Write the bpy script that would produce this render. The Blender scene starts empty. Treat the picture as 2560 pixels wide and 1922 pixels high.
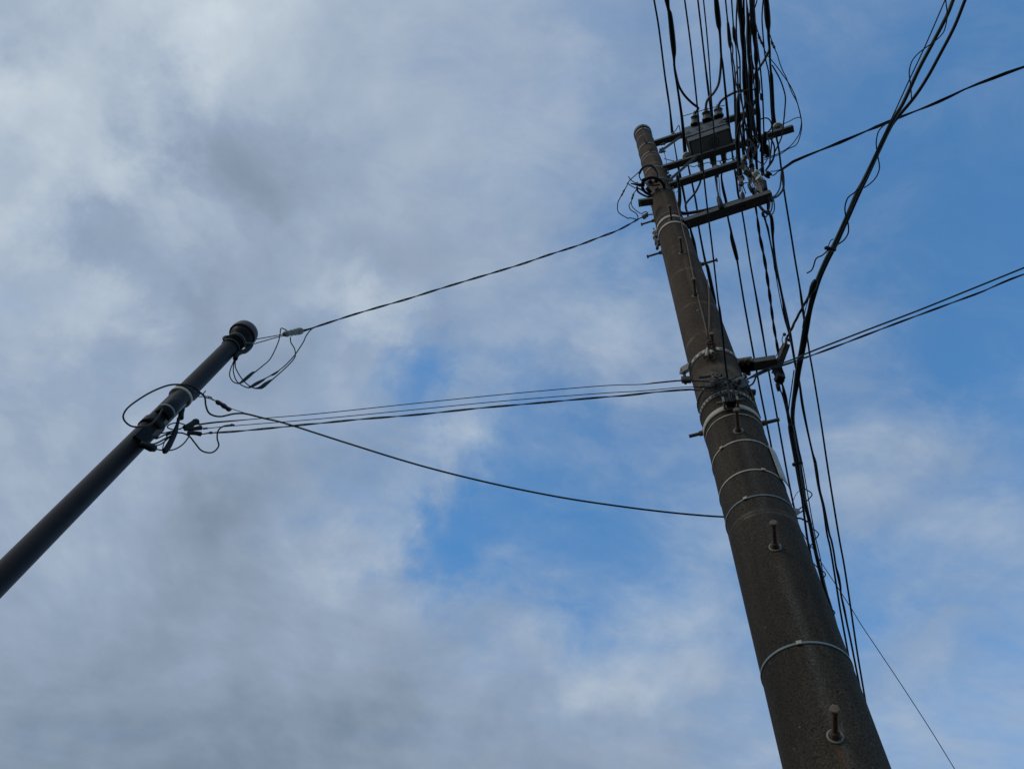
import bpy, math, random
import numpy as np
from mathutils import Vector, Matrix, Quaternion
random.seed(7)
S = bpy.context.scene
COL = S.collection

# ------------------------------------------------------------------ camera
# rows: world x, y, z expressed in camera (right, up, forward) axes
MC = np.array([[9.87091300e-01, -1.60158564e-01, 0.0],
               [-1.38595461e-01, -8.54193307e-01, 5.01143784e-01],
               [8.02624691e-02, 4.94674669e-01, 8.65364032e-01]])
FPX = 1939.38
EYE = Vector((0, 0, 1.6))
cam = bpy.data.cameras.new('camera')
cam.sensor_width = 36.0
cam.lens = 36.0 * FPX / 2560
cam.clip_end = 20000
cam.clip_start = 0.05
camo = bpy.data.objects.new('camera', cam)
COL.objects.link(camo)
camo.matrix_world = Matrix(((MC[0][0], MC[0][1], -MC[0][2], EYE.x),
                            (MC[1][0], MC[1][1], -MC[1][2], EYE.y),
                            (MC[2][0], MC[2][1], -MC[2][2], EYE.z),
                            (0, 0, 0, 1)))
S.camera = camo


def ray(x, y):
    d = MC @ np.array([x - 1280.0, 961.0 - y, FPX])
    return Vector(d / np.linalg.norm(d))


# ------------------------------------------------------------------ world
SUN_EL, SUN_AZ = 34.0, 205.0      # azimuth measured anticlockwise from +x
w = bpy.data.worlds.new('World')
S.world = w
w.use_nodes = True
nt = w.node_tree
N, LK = nt.nodes, nt.links
N.clear()
out = N.new('ShaderNodeOutputWorld')
bg = N.new('ShaderNodeBackground')
bg.inputs['Strength'].default_value = 0.10
LK.new(bg.outputs[0], out.inputs[0])
sky = N.new('ShaderNodeTexSky')
sky.sky_type = 'NISHITA'
sky.sun_disc = False
sky.sun_elevation = math.radians(SUN_EL)
sky.sun_rotation = math.radians(90 - SUN_AZ)
sky.altitude = 50
sky.air_density = 1.0
sky.dust_density = 0.4
sky.ozone_density = 2.0
tc = N.new('ShaderNodeTexCoord')
DIR = tc.outputs['Generated']


def wmath(op, a, b=None, c=None, clamp=False):
    n = N.new('ShaderNodeMath')
    n.operation = op
    n.use_clamp = clamp
    for i, v in enumerate((a, b, c)):
        if v is None:
            continue
        if hasattr(v, 'type'):
            LK.new(v, n.inputs[i])
        else:
            n.inputs[i].default_value = v
    return n.outputs[0]


def wnoise(scale, detail, rough, dist=0.0, off=(0, 0, 0), vec=None, stretch=(1, 1, 1)):
    m = N.new('ShaderNodeMapping')
    LK.new(vec if vec is not None else DIR, m.inputs[0])
    m.inputs['Location'].default_value = off
    m.inputs['Scale'].default_value = stretch
    n = N.new('ShaderNodeTexNoise')
    LK.new(m.outputs[0], n.inputs['Vector'])
    n.inputs['Scale'].default_value = scale
    n.inputs['Detail'].default_value = detail
    n.inputs['Roughness'].default_value = rough
    n.inputs['Distortion'].default_value = dist
    return n.outputs['Fac'], n.outputs['Color']


# large shapes of the cloud deck as sky directions: (coverage, brightness)
CG = [[1, 1, 1, .95, .75, .55, .3, .14, .2],
      [1, 1, .95, .92, .78, .5, .12, .05, .05],
      [1, 1, 1, .95, .82, .5, .2, .0, .05],
      [1, 1, .98, .68, .62, .66, .44, .30, .20],
      [1, 1, 1, .84, .28, .2, .45, .48, .46],
      [1, 1, 1, .95, .64, .42, .42, .36, .42],
      [1, 1, 1, 1, .95, .85, .65, .55, .62]]
BG_ = [[.66, .78, .74, .62, .5, .42, .4, .5, .5],
       [.80, .68, .42, .60, .56, .5, .5, .5, .5],
       [.80, .58, .36, .44, .55, .52, .5, .5, .5],
       [.62, .48, .42, .54, .58, .6, .55, .45, .5],
       [.52, .52, .42, .50, .55, .6, .5, .5, .5],
       [.34, .34, .40, .48, .58, .58, .5, .45, .5],
       [.14, .08, .12, .14, .26, .34, .5, .5, .5]]
pts, val = [], []
for j in range(7):
    for i in range(9):
        pts.append(ray(i * 320, j * 320))
        val.append((CG[j][i] - 0.6, BG_[j][i] - 0.5))
PATCHES = [(1050, 900, 110, -.52, 0), (1120, 815, 60, -.3, 0), (1080, 940, 50, -.25, 0), (1000, 905, 50, -.2, 0),
           (1380, 1040, 110, -.35, 0), (1270, 1090, 60, -.25, .1), (1430, 960, 80, -.15, 0),
           (1225, 1130, 55, .5, .6), (990, 1250, 70, .25, .25), (1100, 1195, 50, .25, .25), (1110, 1310, 90, -.12, -.05), (940, 728, 55, .1, .45),
           (1500, 870, 110, .2, .1), (1490, 800, 60, -.35, 0), (1440, 720, 60, -.2, 0),
           (1170, 1420, 170, -.15, 0), (1350, 1260, 120, -.15, 0), (1060, 1380, 135, -.72, -.15), (870, 1290, 60, -.25, 0), (1010, 1490, 90, -.2, 0), (520, 1500, 200, 0, -.12), (1300, 1300, 150, -.12, 0), (1500, 1380, 200, -.12, 0), (1600, 570, 140, -.3, 0), (780, 1250, 60, -.2, 0),
           (1470, 1660, 120, .3, .12), (1440, 1690, 60, .1, .12), (1720, 1640, 120, .15, .1), (1250, 1720, 120, .1, -.1),
           (120, 240, 90, 0, .3), (60, 560, 90, 0, .3), (340, 60, 120, 0, .2), (330, 440, 90, 0, .3), (230, 760, 100, 0, .25),
           (420, 300, 100, 0, -.3), (640, 480, 150, 0, -.2), (250, 590, 80, 0, -.2), (160, 100, 70, 0, -.3), (560, 360, 90, 0, -.2),
           (480, 760, 120, 0, -.2), (580, 1290, 130, 0, -.25), (780, 1160, 130, -.1, -.15), (470, 560, 60, 0, .2),
           (2290, 1660, 120, .3, .1), (2480, 1370, 90, .25, .2), (2200, 1150, 150, .25, 0), (2050, 1480, 130, -.25, 0),
           (2060, 800, 70, .4, .3), (2200, 780, 60, .3, 0), (2330, 900, 80, -.15, 0), (2150, 880, 110, .1, .1), (2430, 950, 120, -.15, 0),
           (650, 660, 100, 0, .2), (780, 700, 80, 0, .2), (780, 1000, 100, 0, .12), (880, 1390, 160, .1, .12), (560, 30, 160, 0, .15)]
bumps = []
for (x, y, r, a, b) in PATCHES:
    bumps.append((ray(x, y), r * 1.6 / 2100.0, a, b))
# the two maps over a stereographic chart of the sky dome (u east, v north)
U0, U1, V0, V1, NS = -0.62, 0.62, -0.18, 0.72, 32
uu = np.linspace(U0, U1, NS)
vv_ = np.linspace(V0, V1, NS)
gu, gv = np.meshgrid(uu, vv_, indexing='ij')
q2 = gu ** 2 + gv ** 2
dirs = np.stack([2 * gu, 2 * gv, 1 - q2], -1) / (1 + q2)[..., None]
Pn = np.array([tuple(p) for p in pts])
Wt = np.exp(-(np.linalg.norm(dirs[:, :, None, :] - Pn[None, None], axis=-1) / 0.095) ** 2) + 1e-12
Wt /= Wt.sum(-1, keepdims=True)
FM = [Wt @ np.array([v[0] for v in val]) + 0.6, Wt @ np.array([v[1] for v in val]) + 0.5]
for p, r, a, b in bumps:
    dd0 = np.linalg.norm(dirs - np.array(tuple(p)), axis=-1)
    tt0 = np.clip(1 - dd0 / r, 0, 1)
    kk = tt0 * tt0 * (3 - 2 * tt0)
    FM[0] += a * kk
    FM[1] += b * kk
sx = N.new('ShaderNodeSeparateXYZ')
LK.new(DIR, sx.inputs[0])
zp = wmath('ADD', wmath('MAXIMUM', sx.outputs[2], 0.0), 1.0)


def chart(c, lo, hi):
    v = wmath('DIVIDE', c, zp)
    return wmath('DIVIDE', wmath('SUBTRACT', v, lo), hi - lo, clamp=True)


wn, _ = wnoise(7.0, 9, 0.62, 0.3)            # warp that tears the edges of the gaps
wn2, _ = wnoise(7.0, 9, 0.62, 0.3, (4.1, 9.3, 2.7))
CU = chart(wmath('MULTIPLY_ADD', wmath('SUBTRACT', wn, 0.5), 0.22, sx.outputs[0]), U0, U1)
CV = chart(wmath('MULTIPLY_ADD', wmath('SUBTRACT', wn2, 0.5), 0.22, sx.outputs[1]), V0, V1)


def ramp3(fac, cols):
    """three curves over fac in one colour ramp; returns the true-valued vector"""
    lo, hi = cols.min(0), cols.max(0)
    hi = np.where(hi - lo < 1e-6, lo + 1e-6, hi)
    r = N.new('ShaderNodeValToRGB')
    LK.new(fac, r.inputs[0])
    r.color_ramp.interpolation = 'CARDINAL'
    el = r.color_ramp.elements
    for k in range(NS):
        c = (cols[k] - lo) / (hi - lo)
        pos = k / (NS - 1)
        if k == 0:
            e_ = el[0]; e_.position = 0
        elif k == NS - 1:
            e_ = el[len(el) - 1]; e_.position = 1
        else:
            e_ = el.new(pos)
        e_.color = (c[0], c[1], c[2], 1)
    m = N.new('ShaderNodeVectorMath')
    m.operation = 'MULTIPLY_ADD'
    LK.new(r.outputs[0], m.inputs[0])
    m.inputs[1].default_value = tuple(hi - lo)
    m.inputs[2].default_value = tuple(lo)
    return m.outputs[0]


def field(F):
    A_, s0, B_ = np.linalg.svd(F)
    tot = None
    for k in range(0, 12, 3):
        fu = A_[:, k:k + 3] * np.sqrt(s0[k:k + 3])
        fv = (B_[k:k + 3, :].T) * np.sqrt(s0[k:k + 3])
        dt = N.new('ShaderNodeVectorMath')
        dt.operation = 'DOT_PRODUCT'
        LK.new(ramp3(CU, fu), dt.inputs[0])
        LK.new(ramp3(CV, fv), dt.inputs[1])
        tot = dt.outputs['Value'] if tot is None else wmath('ADD', tot, dt.outputs['Value'])
    return tot


cov = field(FM[0])
bri = field(FM[1])
# cloud deck coordinates: where the sight line meets a level layer
cz = wmath('ADD', wmath('MAXIMUM', sx.outputs[2], 0.0), 0.22)
cvx = N.new('ShaderNodeCombineXYZ')
LK.new(wmath('DIVIDE', sx.outputs[0], cz), cvx.inputs[0])
LK.new(wmath('DIVIDE', sx.outputs[1], cz), cvx.inputs[1])
DECK = cvx.outputs[0]
nA, _ = wnoise(2.5, 9, 0.56, 0.3, (3.1, 1.7, 0.4), DECK)
nA2, _ = wnoise(2.5, 9, 0.56, 0.3, (3.1 - 0.035, 1.7 - 0.02, 0.4), DECK)
nB, _ = wnoise(11.0, 8, 0.64, 0.5, (7.3, 0.2, 1.0), DECK, (0.75, 1.25, 1))
nC, _ = wnoise(1.5, 4, 0.5, 0.2, (0.3, 5.2, 2.0), DECK)
relief = wmath('SUBTRACT', nA, nA2)
# thin-cloud optical depth
d0 = wmath('MULTIPLY_ADD', wmath('SUBTRACT', nA, 0.5), 0.75, cov)
d1 = wmath('MULTIPLY_ADD', wmath('SUBTRACT', nB, 0.5), 0.62, d0)
dm = N.new('ShaderNodeMapRange')
dm.interpolation_type = 'SMOOTHSTEP'
LK.new(d1, dm.inputs['Value'])
dm.inputs['From Min'].default_value = -0.10
dm.inputs['From Max'].default_value = 1.0
dens = dm.outputs[0]
b0 = wmath('MULTIPLY_ADD', wmath('SUBTRACT', nC, 0.5), 0.22, bri)
b1 = wmath('MULTIPLY_ADD', wmath('SUBTRACT', nA, 0.5), 0.44, b0)
b15 = wmath('MULTIPLY_ADD', relief, 1.1, b1)
b2 = wmath('MULTIPLY_ADD', wmath('SUBTRACT', nB, 0.5), 0.15, b15)
b2 = wmath('DIVIDE', wmath('ADD', b2, 0.25), 1.4, clamp=True)
cr = N.new('ShaderNodeValToRGB')
LK.new(b2, cr.inputs[0])
cr.color_ramp.elements[0].position = 0.0
cr.color_ramp.elements[0].color = (.155, .208, .285, 1)
cr.color_ramp.elements[1].position = 1.0
cr.color_ramp.elements[1].color = (.66, .72, .78, 1)
cr.color_ramp.elements.new(0.18).color = (.195, .256, .340, 1)
cr.color_ramp.elements.new(0.893).color = (.550, .630, .705, 1)
e = cr.color_ramp.elements.new(0.536)
e.color = (.312, .396, .524, 1)
cs = N.new('ShaderNodeVectorMath')
cs.operation = 'SCALE'
LK.new(cr.outputs[0], cs.inputs[0])
cs.inputs['Scale'].default_value = 10.0
sk = N.new('ShaderNodeVectorMath')
sk.operation = 'MULTIPLY'
LK.new(sky.outputs[0], sk.inputs[0])
sk.inputs[1].default_value = (1, 1, 1)
SKYMUL = sk.inputs[1]
mx = N.new('ShaderNodeMix')
mx.data_type = 'RGBA'
LK.new(dens, mx.inputs[0])
LK.new(sk.outputs[0], mx.inputs[6])
LK.new(cs.outputs[0], mx.inputs[7])
LK.new(mx.outputs[2], bg.inputs['Color'])
SKYMUL.default_value = (1.22, 2.08, 2.42)

sl = bpy.data.lights.new('sun', 'SUN')
sl.energy = 0.6
sl.angle = math.radians(15)
sl.color = (1.0, 0.9, 0.78)
slo = bpy.data.objects.new('sun', sl)
COL.objects.link(slo)
sd = Vector((math.cos(math.radians(SUN_AZ)) * math.cos(math.radians(SUN_EL)),
             math.sin(math.radians(SUN_AZ)) * math.cos(math.radians(SUN_EL)),
             math.sin(math.radians(SUN_EL))))
slo.rotation_euler = sd.to_track_quat('Z', 'Y').to_euler()

S.view_settings.view_transform = 'Standard'
S.view_settings.look = 'None'
S.view_settings.exposure = 0
S.view_settings.gamma = 1
S.render.engine = 'CYCLES'
S.render.resolution_x = 1024
S.render.resolution_y = 768


# ------------------------------------------------------------------ materials
def mat(name, col, rough=0.6, metal=0.0, var=0.25, nscale=20, bump=0.0, bscale=80, col2=None, spec=0.5):
    m = bpy.data.materials.new(name)
    m.use_nodes = True
    t = m.node_tree
    b = t.nodes['Principled BSDF']
    b.inputs['Roughness'].default_value = rough
    b.inputs['Metallic'].default_value = metal
    b.inputs['Specular IOR Level'].default_value = spec
    co = t.nodes.new('ShaderNodeTexCoord')
    n = t.nodes.new('ShaderNodeTexNoise')
    n.inputs['Scale'].default_value = nscale
    n.inputs['Detail'].default_value = 6
    n.inputs['Roughness'].default_value = 0.65
    t.links.new(co.outputs['Object'], n.inputs['Vector'])
    r = t.nodes.new('ShaderNodeValToRGB')
    t.links.new(n.outputs['Fac'], r.inputs[0])
    c2 = col2 or tuple(min(1, c * (1 + var)) for c in col)
    c1 = tuple(c * (1 - var) for c in col)
    r.color_ramp.elements[0].position = 0.3
    r.color_ramp.elements[0].color = (*c1, 1)
    r.color_ramp.elements[1].position = 0.7
    r.color_ramp.elements[1].color = (*c2, 1)
    t.links.new(r.outputs[0], b.inputs['Base Color'])
    if bump:
        n2 = t.nodes.new('ShaderNodeTexNoise')
        n2.inputs['Scale'].default_value = bscale
        n2.inputs['Detail'].default_value = 4
        t.links.new(co.outputs['Object'], n2.inputs['Vector'])
        bp = t.nodes.new('ShaderNodeBump')
        bp.inputs['Strength'].default_value = bump
        bp.inputs['Distance'].default_value = 0.01
        t.links.new(n2.outputs['Fac'], bp.inputs['Height'])
        t.links.new(bp.outputs[0], b.inputs['Normal'])
    return m


M_RUB = mat('black_cable_rubber', (.010, .009, .009), .6, var=.3, nscale=30, spec=.3)
M_WIRE = mat('thin_wire_sheath', (.018, .017, .018), .65, var=.3, spec=.3)
M_GAL = mat('galvanised_steel', (.21, .18, .145), .6, .2, .25, 40, .15, 120)
M_DGAL = mat('weathered_steel', (.085, .075, .062), .65, .2, .3, 30, .15, 90)
M_STRAP = mat('steel_strapping', (.46, .385, .29), .55, .05, .2, 60)
M_BSTRAP = mat('grey_blue_strapping', (.17, .19, .18), .55, .1, .2, 60)
M_RUST = mat('rusty_bolt', (.085, .038, .016), .85, 0, .4, 90, .4, 200, col2=(.19, .10, .05))
M_RUSTH = mat('rusty_bolt_head', (.17, .105, .062), .8, 0, .35, 120, .3, 200)
M_BUSH = mat('brown_grey_bushing', (.085, .066, .050), .5, 0, .2, 15)
M_PORC = mat('grey_porcelain', (.66, .60, .50), .35, 0, .15, 15)
M_BROWNP = mat('brown_porcelain', (.17, .13, .10), .35, 0, .2, 25)
M_BOX = mat('grey_switch_enamel', (.085, .083, .078), .6, 0, .12, 9, .05, 60)
M_BOXD = mat('dark_switch_seam', (.045, .048, .05), .6, 0, .1, 9)
M_PAINT = mat('dark_brown_paint', (.011, .0085, .008), .5, 0, .35, 6, .03, 30, spec=.15)
M_CAPUND = mat('reddish_brown_paint', (.055, .026, .024), .5, 0, .3, 12)
M_COPPER = mat('brown_ground_wire', (.15, .075, .04), .7, 0, .25, 50)
M_WHITE = mat('dirty_white_plastic', (.42, .36, .28), .5, 0, .25, 25)
M_GREYC = mat('grey_cable_sheath', (.13, .115, .10), .55, 0, .25, 25)
M_GLASSI = mat('mottled_grey_clamp', (.20, .18, .14), .5, .1, .6, 60, .3, 150)
M_RING = mat('moss_green_cable', (.012, .02, .014), .6, 0, .3, 30)

# concrete with casting seams, long pale runs and grit
M_CON = bpy.data.materials.new('weathered_concrete')
M_CON.use_nodes = True
ct = M_CON.node_tree
cn, cl = ct.nodes, ct.links
cb = cn['Principled BSDF']
cb.inputs['Roughness'].default_value = .9
cb.inputs['Specular IOR Level'].default_value = .25
cco = cn.new('ShaderNodeTexCoord')


def cnoise(scale, detail, rough, stretch=(1, 1, 1)):
    m = cn.new('ShaderNodeMapping')
    m.inputs['Scale'].default_value = stretch
    cl.new(cco.outputs['Object'], m.inputs[0])
    n = cn.new('ShaderNodeTexNoise')
    n.inputs['Scale'].default_value = scale
    n.inputs['Detail'].default_value = detail
    n.inputs['Roughness'].default_value = rough
    cl.new(m.outputs[0], n.inputs['Vector'])
    return n.outputs['Fac']


def cramp(fac, stops):
    r = cn.new('ShaderNodeValToRGB')
    cl.new(fac, r.inputs[0])
    r.color_ramp.elements[0].position = stops[0][0]
    r.color_ramp.elements[0].color = (*stops[0][1], 1)
    r.color_ramp.elements[1].position = stops[-1][0]
    r.color_ramp.elements[1].color = (*stops[-1][1], 1)
    for p, c in stops[1:-1]:
        r.color_ramp.elements.new(p).color = (*c, 1)
    return r.outputs[0]


def cmix(kind, fac, a, b):
    m = cn.new('ShaderNodeMix')
    m.data_type = 'RGBA'
    m.blend_type = kind
    if hasattr(fac, 'type'):
        cl.new(fac, m.inputs[0])
    else:
        m.inputs[0].default_value = fac
    for i, v in ((6, a), (7, b)):
        if hasattr(v, 'type'):
            cl.new(v, m.inputs[i])
        else:
            m.inputs[i].default_value = (*v, 1)
    return m.outputs[2]


def cmath(op, a, b):
    m = cn.new('ShaderNodeMath')
    m.operation = op
    for i, v in enumerate((a, b)):
        if hasattr(v, 'type'):
            cl.new(v, m.inputs[i])
        else:
            m.inputs[i].default_value = v
    return m.outputs[0]


c_big = cramp(cnoise(2.2, 5, .6, (1, 1, .35)), [(.3, (.034, .0235, .0145)), (.7, (.078, .056, .035))])
c_fine = cramp(cnoise(150, 3, .7), [(.3, (.35, .35, .35)), (.5, (1, 1, 1)), (.70, (2.1, 2.0, 1.85))])
c0 = cmix('MULTIPLY', 1.0, c_big, c_fine)
pit = cramp(cnoise(75, 2, .5), [(.30, (.35, .35, .35)), (.40, (1, 1, 1))])
c0 = cmix('MULTIPLY', .8, c0, pit)
grit = cnoise(55, 1, .5)
gm = cmath('GREATER_THAN', grit, .76)
c0 = cmix('MIX', cmath('MULTIPLY', gm, .5), c0, (.22, .20, .165))
CONC_COLOR = [c0]      # finished after the pole geometry is known

# ------------------------------------------------------------------ tagging
def tag(o, label=None, cat=None, group=None, kind=None):
    if label: o['label'] = label
    if cat: o['category'] = cat
    if group: o['group'] = group
    if kind: o['kind'] = kind
    return o


def empty(name, loc, label, cat, group=None):
    o = bpy.data.objects.new(name, None)
    o.empty_display_size = 0.05
    o.location = loc
    COL.objects.link(o)
    return tag(o, label, cat, group)


class MB:
    """collects shapes in world space and builds one mesh object"""
    def __init__(s):
        s.v, s.f, s.sm = [], [], []

    def add(s, vs, fs, smooth=False):
        b = len(s.v)
        s.v += [Vector(v) for v in vs]
        s.f += [tuple(i + b for i in f) for f in fs]
        s.sm += [smooth] * len(fs)
        return s

    def tube(s, P, R, n=8, cap=True):
        P = [Vector(p) for p in P]
        if not hasattr(R, '__len__'):
            R = [R] * len(P)
        T = []
        for i in range(len(P)):
            d = P[min(i + 1, len(P) - 1)] - P[max(i - 1, 0)]
            T.append(d.normalized() if d.length > 1e-9 else Vector((0, 0, 1)))
        u = T[0].orthogonal().normalized()
        vs, fs = [], []
        for i, p in enumerate(P):
            if i:
                u = (T[i - 1].rotation_difference(T[i]) @ u)
            u = (u - T[i] * u.dot(T[i])).normalized()
            q = T[i].cross(u)
            for k in range(n):
                a = 2 * math.pi * k / n
                vs.append(p + (u * math.cos(a) + q * math.sin(a)) * R[i])
        for i in range(len(P) - 1):
            for k in range(n):
                k2 = (k + 1) % n
                fs.append((i * n + k, i * n + k2, (i + 1) * n + k2, (i + 1) * n + k))
        s.add(vs, fs, True)
        if cap:
            b = len(s.v) - len(vs)
            s.f.append(tuple(b + k for k in range(n))[::-1]); s.sm.append(False)
            e = b + (len(P) - 1) * n
            s.f.append(tuple(e + k for k in range(n))); s.sm.append(False)
        return s

    def cyl(s, a, b, ra, rb=None, n=14):
        return s.tube([a, b], [ra, ra if rb is None else rb], n)

    def box(s, c, X, Y, Z):
        """c centre; X, Y, Z half-extent vectors"""
        c = Vector(c)
        vs = [c + X * i + Y * j + Z * k for i in (-1, 1) for j in (-1, 1) for k in (-1, 1)]
        return s.add(vs, [(0, 1, 3, 2), (4, 6, 7, 5), (0, 4, 5, 1), (2, 3, 7, 6), (0, 2, 6, 4), (1, 5, 7, 3)])

    def beam(s, a, b, w, h, up=Vector((0, 0, 1))):
        a, b = Vector(a), Vector(b)
        x = (b - a)
        y = up.cross(x).normalized() * w / 2
        z = x.normalized().cross(y.normalized()) * h / 2
        return s.box((a + b) / 2, x / 2, y, z)

    def lathe(s, base, axis, prof, n=20):
        """prof: (distance along axis, radius)"""
        axis = Vector(axis).normalized()
        u = axis.orthogonal().normalized()
        q = axis.cross(u)
        vs, fs = [], []
        for d, r in prof:
            for k in range(n):
                a = 2 * math.pi * k / n
                vs.append(Vector(base) + axis * d + (u * math.cos(a) + q * math.sin(a)) * max(r, 1e-4))
        for i in range(len(prof) - 1):
            for k in range(n):
                k2 = (k + 1) % n
                fs.append((i * n + k, i * n + k2, (i + 1) * n + k2, (i + 1) * n + k))
        return s.add(vs, fs, True)

    def build(s, name, m, parent=None, origin=None, bevel=0):
        me = bpy.data.meshes.new(name)
        o = bpy.data.objects.new(name, me)
        if parent is not None:
            pw = Vector(parent['_w']) if '_w' in parent else parent.location.copy()
            org = pw
            o.parent = parent
            o['_w'] = tuple(pw)
        else:
            org = Vector(origin) if origin is not None else s.v[0]
            o.location = org
            o['_w'] = tuple(org)
        me.from_pydata([v - org for v in s.v], [], s.f)
        me.update()
        for p, f in zip(me.polygons, s.sm):
            p.use_smooth = f
        me.materials.append(m)
        if bevel:
            bv = o.modifiers.new('bevel', 'BEVEL')
            bv.width = bevel
            bv.segments = 2
        COL.objects.link(o)
        return o


def spline(C, sub=6):
    """Catmull-Rom through tuples"""
    C = [np.array(c, float) for c in C]
    if len(C) < 3:
        return [tuple(C[0] + (C[-1] - C[0]) * i / (sub * 2)) for i in range(sub * 2 + 1)]
    o = []
    E = [2 * C[0] - C[1]] + C + [2 * C[-1] - C[-2]]
    for i in range(1, len(E) - 2):
        p0, p1, p2, p3 = E[i - 1:i + 3]
        for k in range(sub):
            t = k / sub
            o.append(tuple(0.5 * (2 * p1 + (p2 - p0) * t + (2 * p0 - 5 * p1 + 4 * p2 - p3) * t * t + (3 * p1 - p0 - 3 * p2 + p3) * t ** 3)))
    o.append(tuple(C[-1]))
    return o


FW = Vector((MC[0][2], MC[1][2], MC[2][2]))


def H(x, y, h):                       # the point seen at (x, y) that stands h metres above the eye
    d = ray(x, y)
    return EYE + d * (h / d.z)


def DD(x, y, dist):
    return EYE + ray(x, y) * dist


def prad(p, wpx):                     # real radius of a round thing seen wpx wide at p
    return wpx * 0.5 * (Vector(p) - EYE).dot(FW) / FPX


def cable_pts(C, h, wid, sub=6, mode='H'):
    """C: (x, y[, width]); h scalar or (h0, h1)"""
    n = len(C)
    ext = []
    for i, c in enumerate(C):
        wv = c[2] if len(c) > 2 else wid
        tt = i / max(1, n - 1)
        hv = h if not hasattr(h, '__len__') else (h[0] + (h[1] - h[0]) * tt if len(h) == 2 else h[i])
        p = H(c[0], c[1], hv) if mode == 'H' else DD(c[0], c[1], hv)
        ext.append((p.x, p.y, p.z, prad(p, wv)))
    sp_ = spline(ext, sub)
    return [Vector(q[:3]) for q in sp_], [max(q[3] * 1.2, .0008) for q in sp_]


def cable(name, C, h, wid, label, cat='cable', group=None, m=None, parent=None, mode='H', extend=None, n=7, sub=6, twist=None):
    P, R = cable_pts(C, h, wid, sub, mode)
    if extend:                       # carry the line on beyond the frame
        a, b = extend
        if a:
            d = (P[0] - P[1]).normalized(); d.z = 0.0
            P = [P[0] + d * a] + P; R = [R[0]] + R
        if b:
            d = (P[-1] - P[-2]).normalized(); d.z = 0.0
            P = P + [P[-1] + d * b]; R = R + [R[-1]]
    mb = MB()
    if twist:
        strands, pitch = twist
        # resample densely
        L = [0]
        for i in range(1, len(P)):
            L.append(L[-1] + (P[i] - P[i - 1]).length)
        tot = L[-1]
        k = max(30, int(tot / pitch * 8))
        k = min(k, 900)
        xs = np.linspace(0, tot, k)
        A = np.array([tuple(p) + (r,) for p, r in zip(P, R)])
        Q = np.stack([np.interp(xs, L, A[:, c]) for c in range(4)], 1)
        for s_ in range(strands):
            PP, RR = [], []
            for i in range(k):
                p = Vector(Q[i, :3])
                d = Vector(Q[min(i + 1, k - 1), :3]) - Vector(Q[max(0, i - 1), :3])
                d.normalize()
                u = d.cross(Vector((0, 0, 1))).normalized()
                v = d.cross(u)
                a = 2 * math.pi * (xs[i] / pitch + s_ / strands)
                r = Q[i, 3]
                PP.append(p + (u * math.cos(a) + v * math.sin(a)) * r * .48)
                RR.append(r * .60)
            mb.tube(PP, RR, 6)
    else:
        mb.tube(P, R, n)
    o = mb.build(name, m or M_RUB, parent)
    if parent is None:
        tag(o, label, cat, group)
    return o


# ------------------------------------------------------------------ ground
g = MB()
g.add([(-3000, -3000, 0), (3000, -3000, 0), (3000, 3000, 0), (-3000, 3000, 0)], [(0, 1, 2, 3)])
M_ASPH = mat('asphalt', (.05, .048, .045), .9, 0, .25, 3, .3, 60)
tag(g.build('ground', M_ASPH, origin=(0, 0, 0)), kind='structure')

# ------------------------------------------------------------------ concrete pole
PX, PY = 1.25683044, 2.21730094
R1, H1, TAP = 0.1665, 1.672, 0.005493
U28 = Vector((math.cos(math.radians(-28)), math.sin(math.radians(-28)), 0))   # along the arms
U62 = Vector((-U28.y, U28.x, 0))                                              # along the line
PHI = -1.91936


def prd(h):                            # pole radius at h above the eye
    return R1 - TAP * (h - H1)


def axis_h(x, y):
    d = ray(x, y)
    return d.z * (PX * d.x + PY * d.y) / (d.x ** 2 + d.y ** 2)


def on_pole(x, y, off=0.0):            # where the ray meets the pole's skin, off metres outside it
    d = ray(x, y)
    h = axis_h(x, y)
    for _ in range(6):
        r = prd(h) + off
        a = d.x ** 2 + d.y ** 2
        b = -2 * (d.x * PX + d.y * PY)
        c = PX ** 2 + PY ** 2 - r * r
        q = b * b - 4 * a * c
        t_ = (-b - math.sqrt(max(0, q))) / (2 * a)
        h = d.z * t_
    return EYE + d * t_


def pole_pt(h, az, off=0.0):
    r = prd(h) + off
    return EYE + Vector((PX + r * math.cos(az), PY + r * math.sin(az), h))


pole = empty('utility_pole', (PX, PY, 0), 'tall grey-brown concrete utility pole carrying steel cross arms and step bolts', 'utility pole')
HTOP = 11.45
prof = [(0, prd(-1.6))]
for i in range(1, 60):
    hh = -1.6 + (HTOP + 1.6) * i / 59
    prof.append((hh + 1.6, prd(hh)))
s_ = MB().lathe((PX, PY, 0), (0, 0, 1), prof, 64)
shaft = s_.build('shaft', M_CON, pole)
cp = MB().lathe(EYE + Vector((PX, PY, HTOP - .02)), (0, 0, 1), [(-.12, prd(HTOP) + .012), (-.01, prd(HTOP) + .014), (.03, prd(HTOP) * .9), (.045, .02)], 40)
cp.cyl(EYE + Vector((PX, PY, HTOP + .02)), EYE + Vector((PX, PY, HTOP + .05)), .02)
cp.build('pole_cap', M_DGAL, pole)

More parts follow.
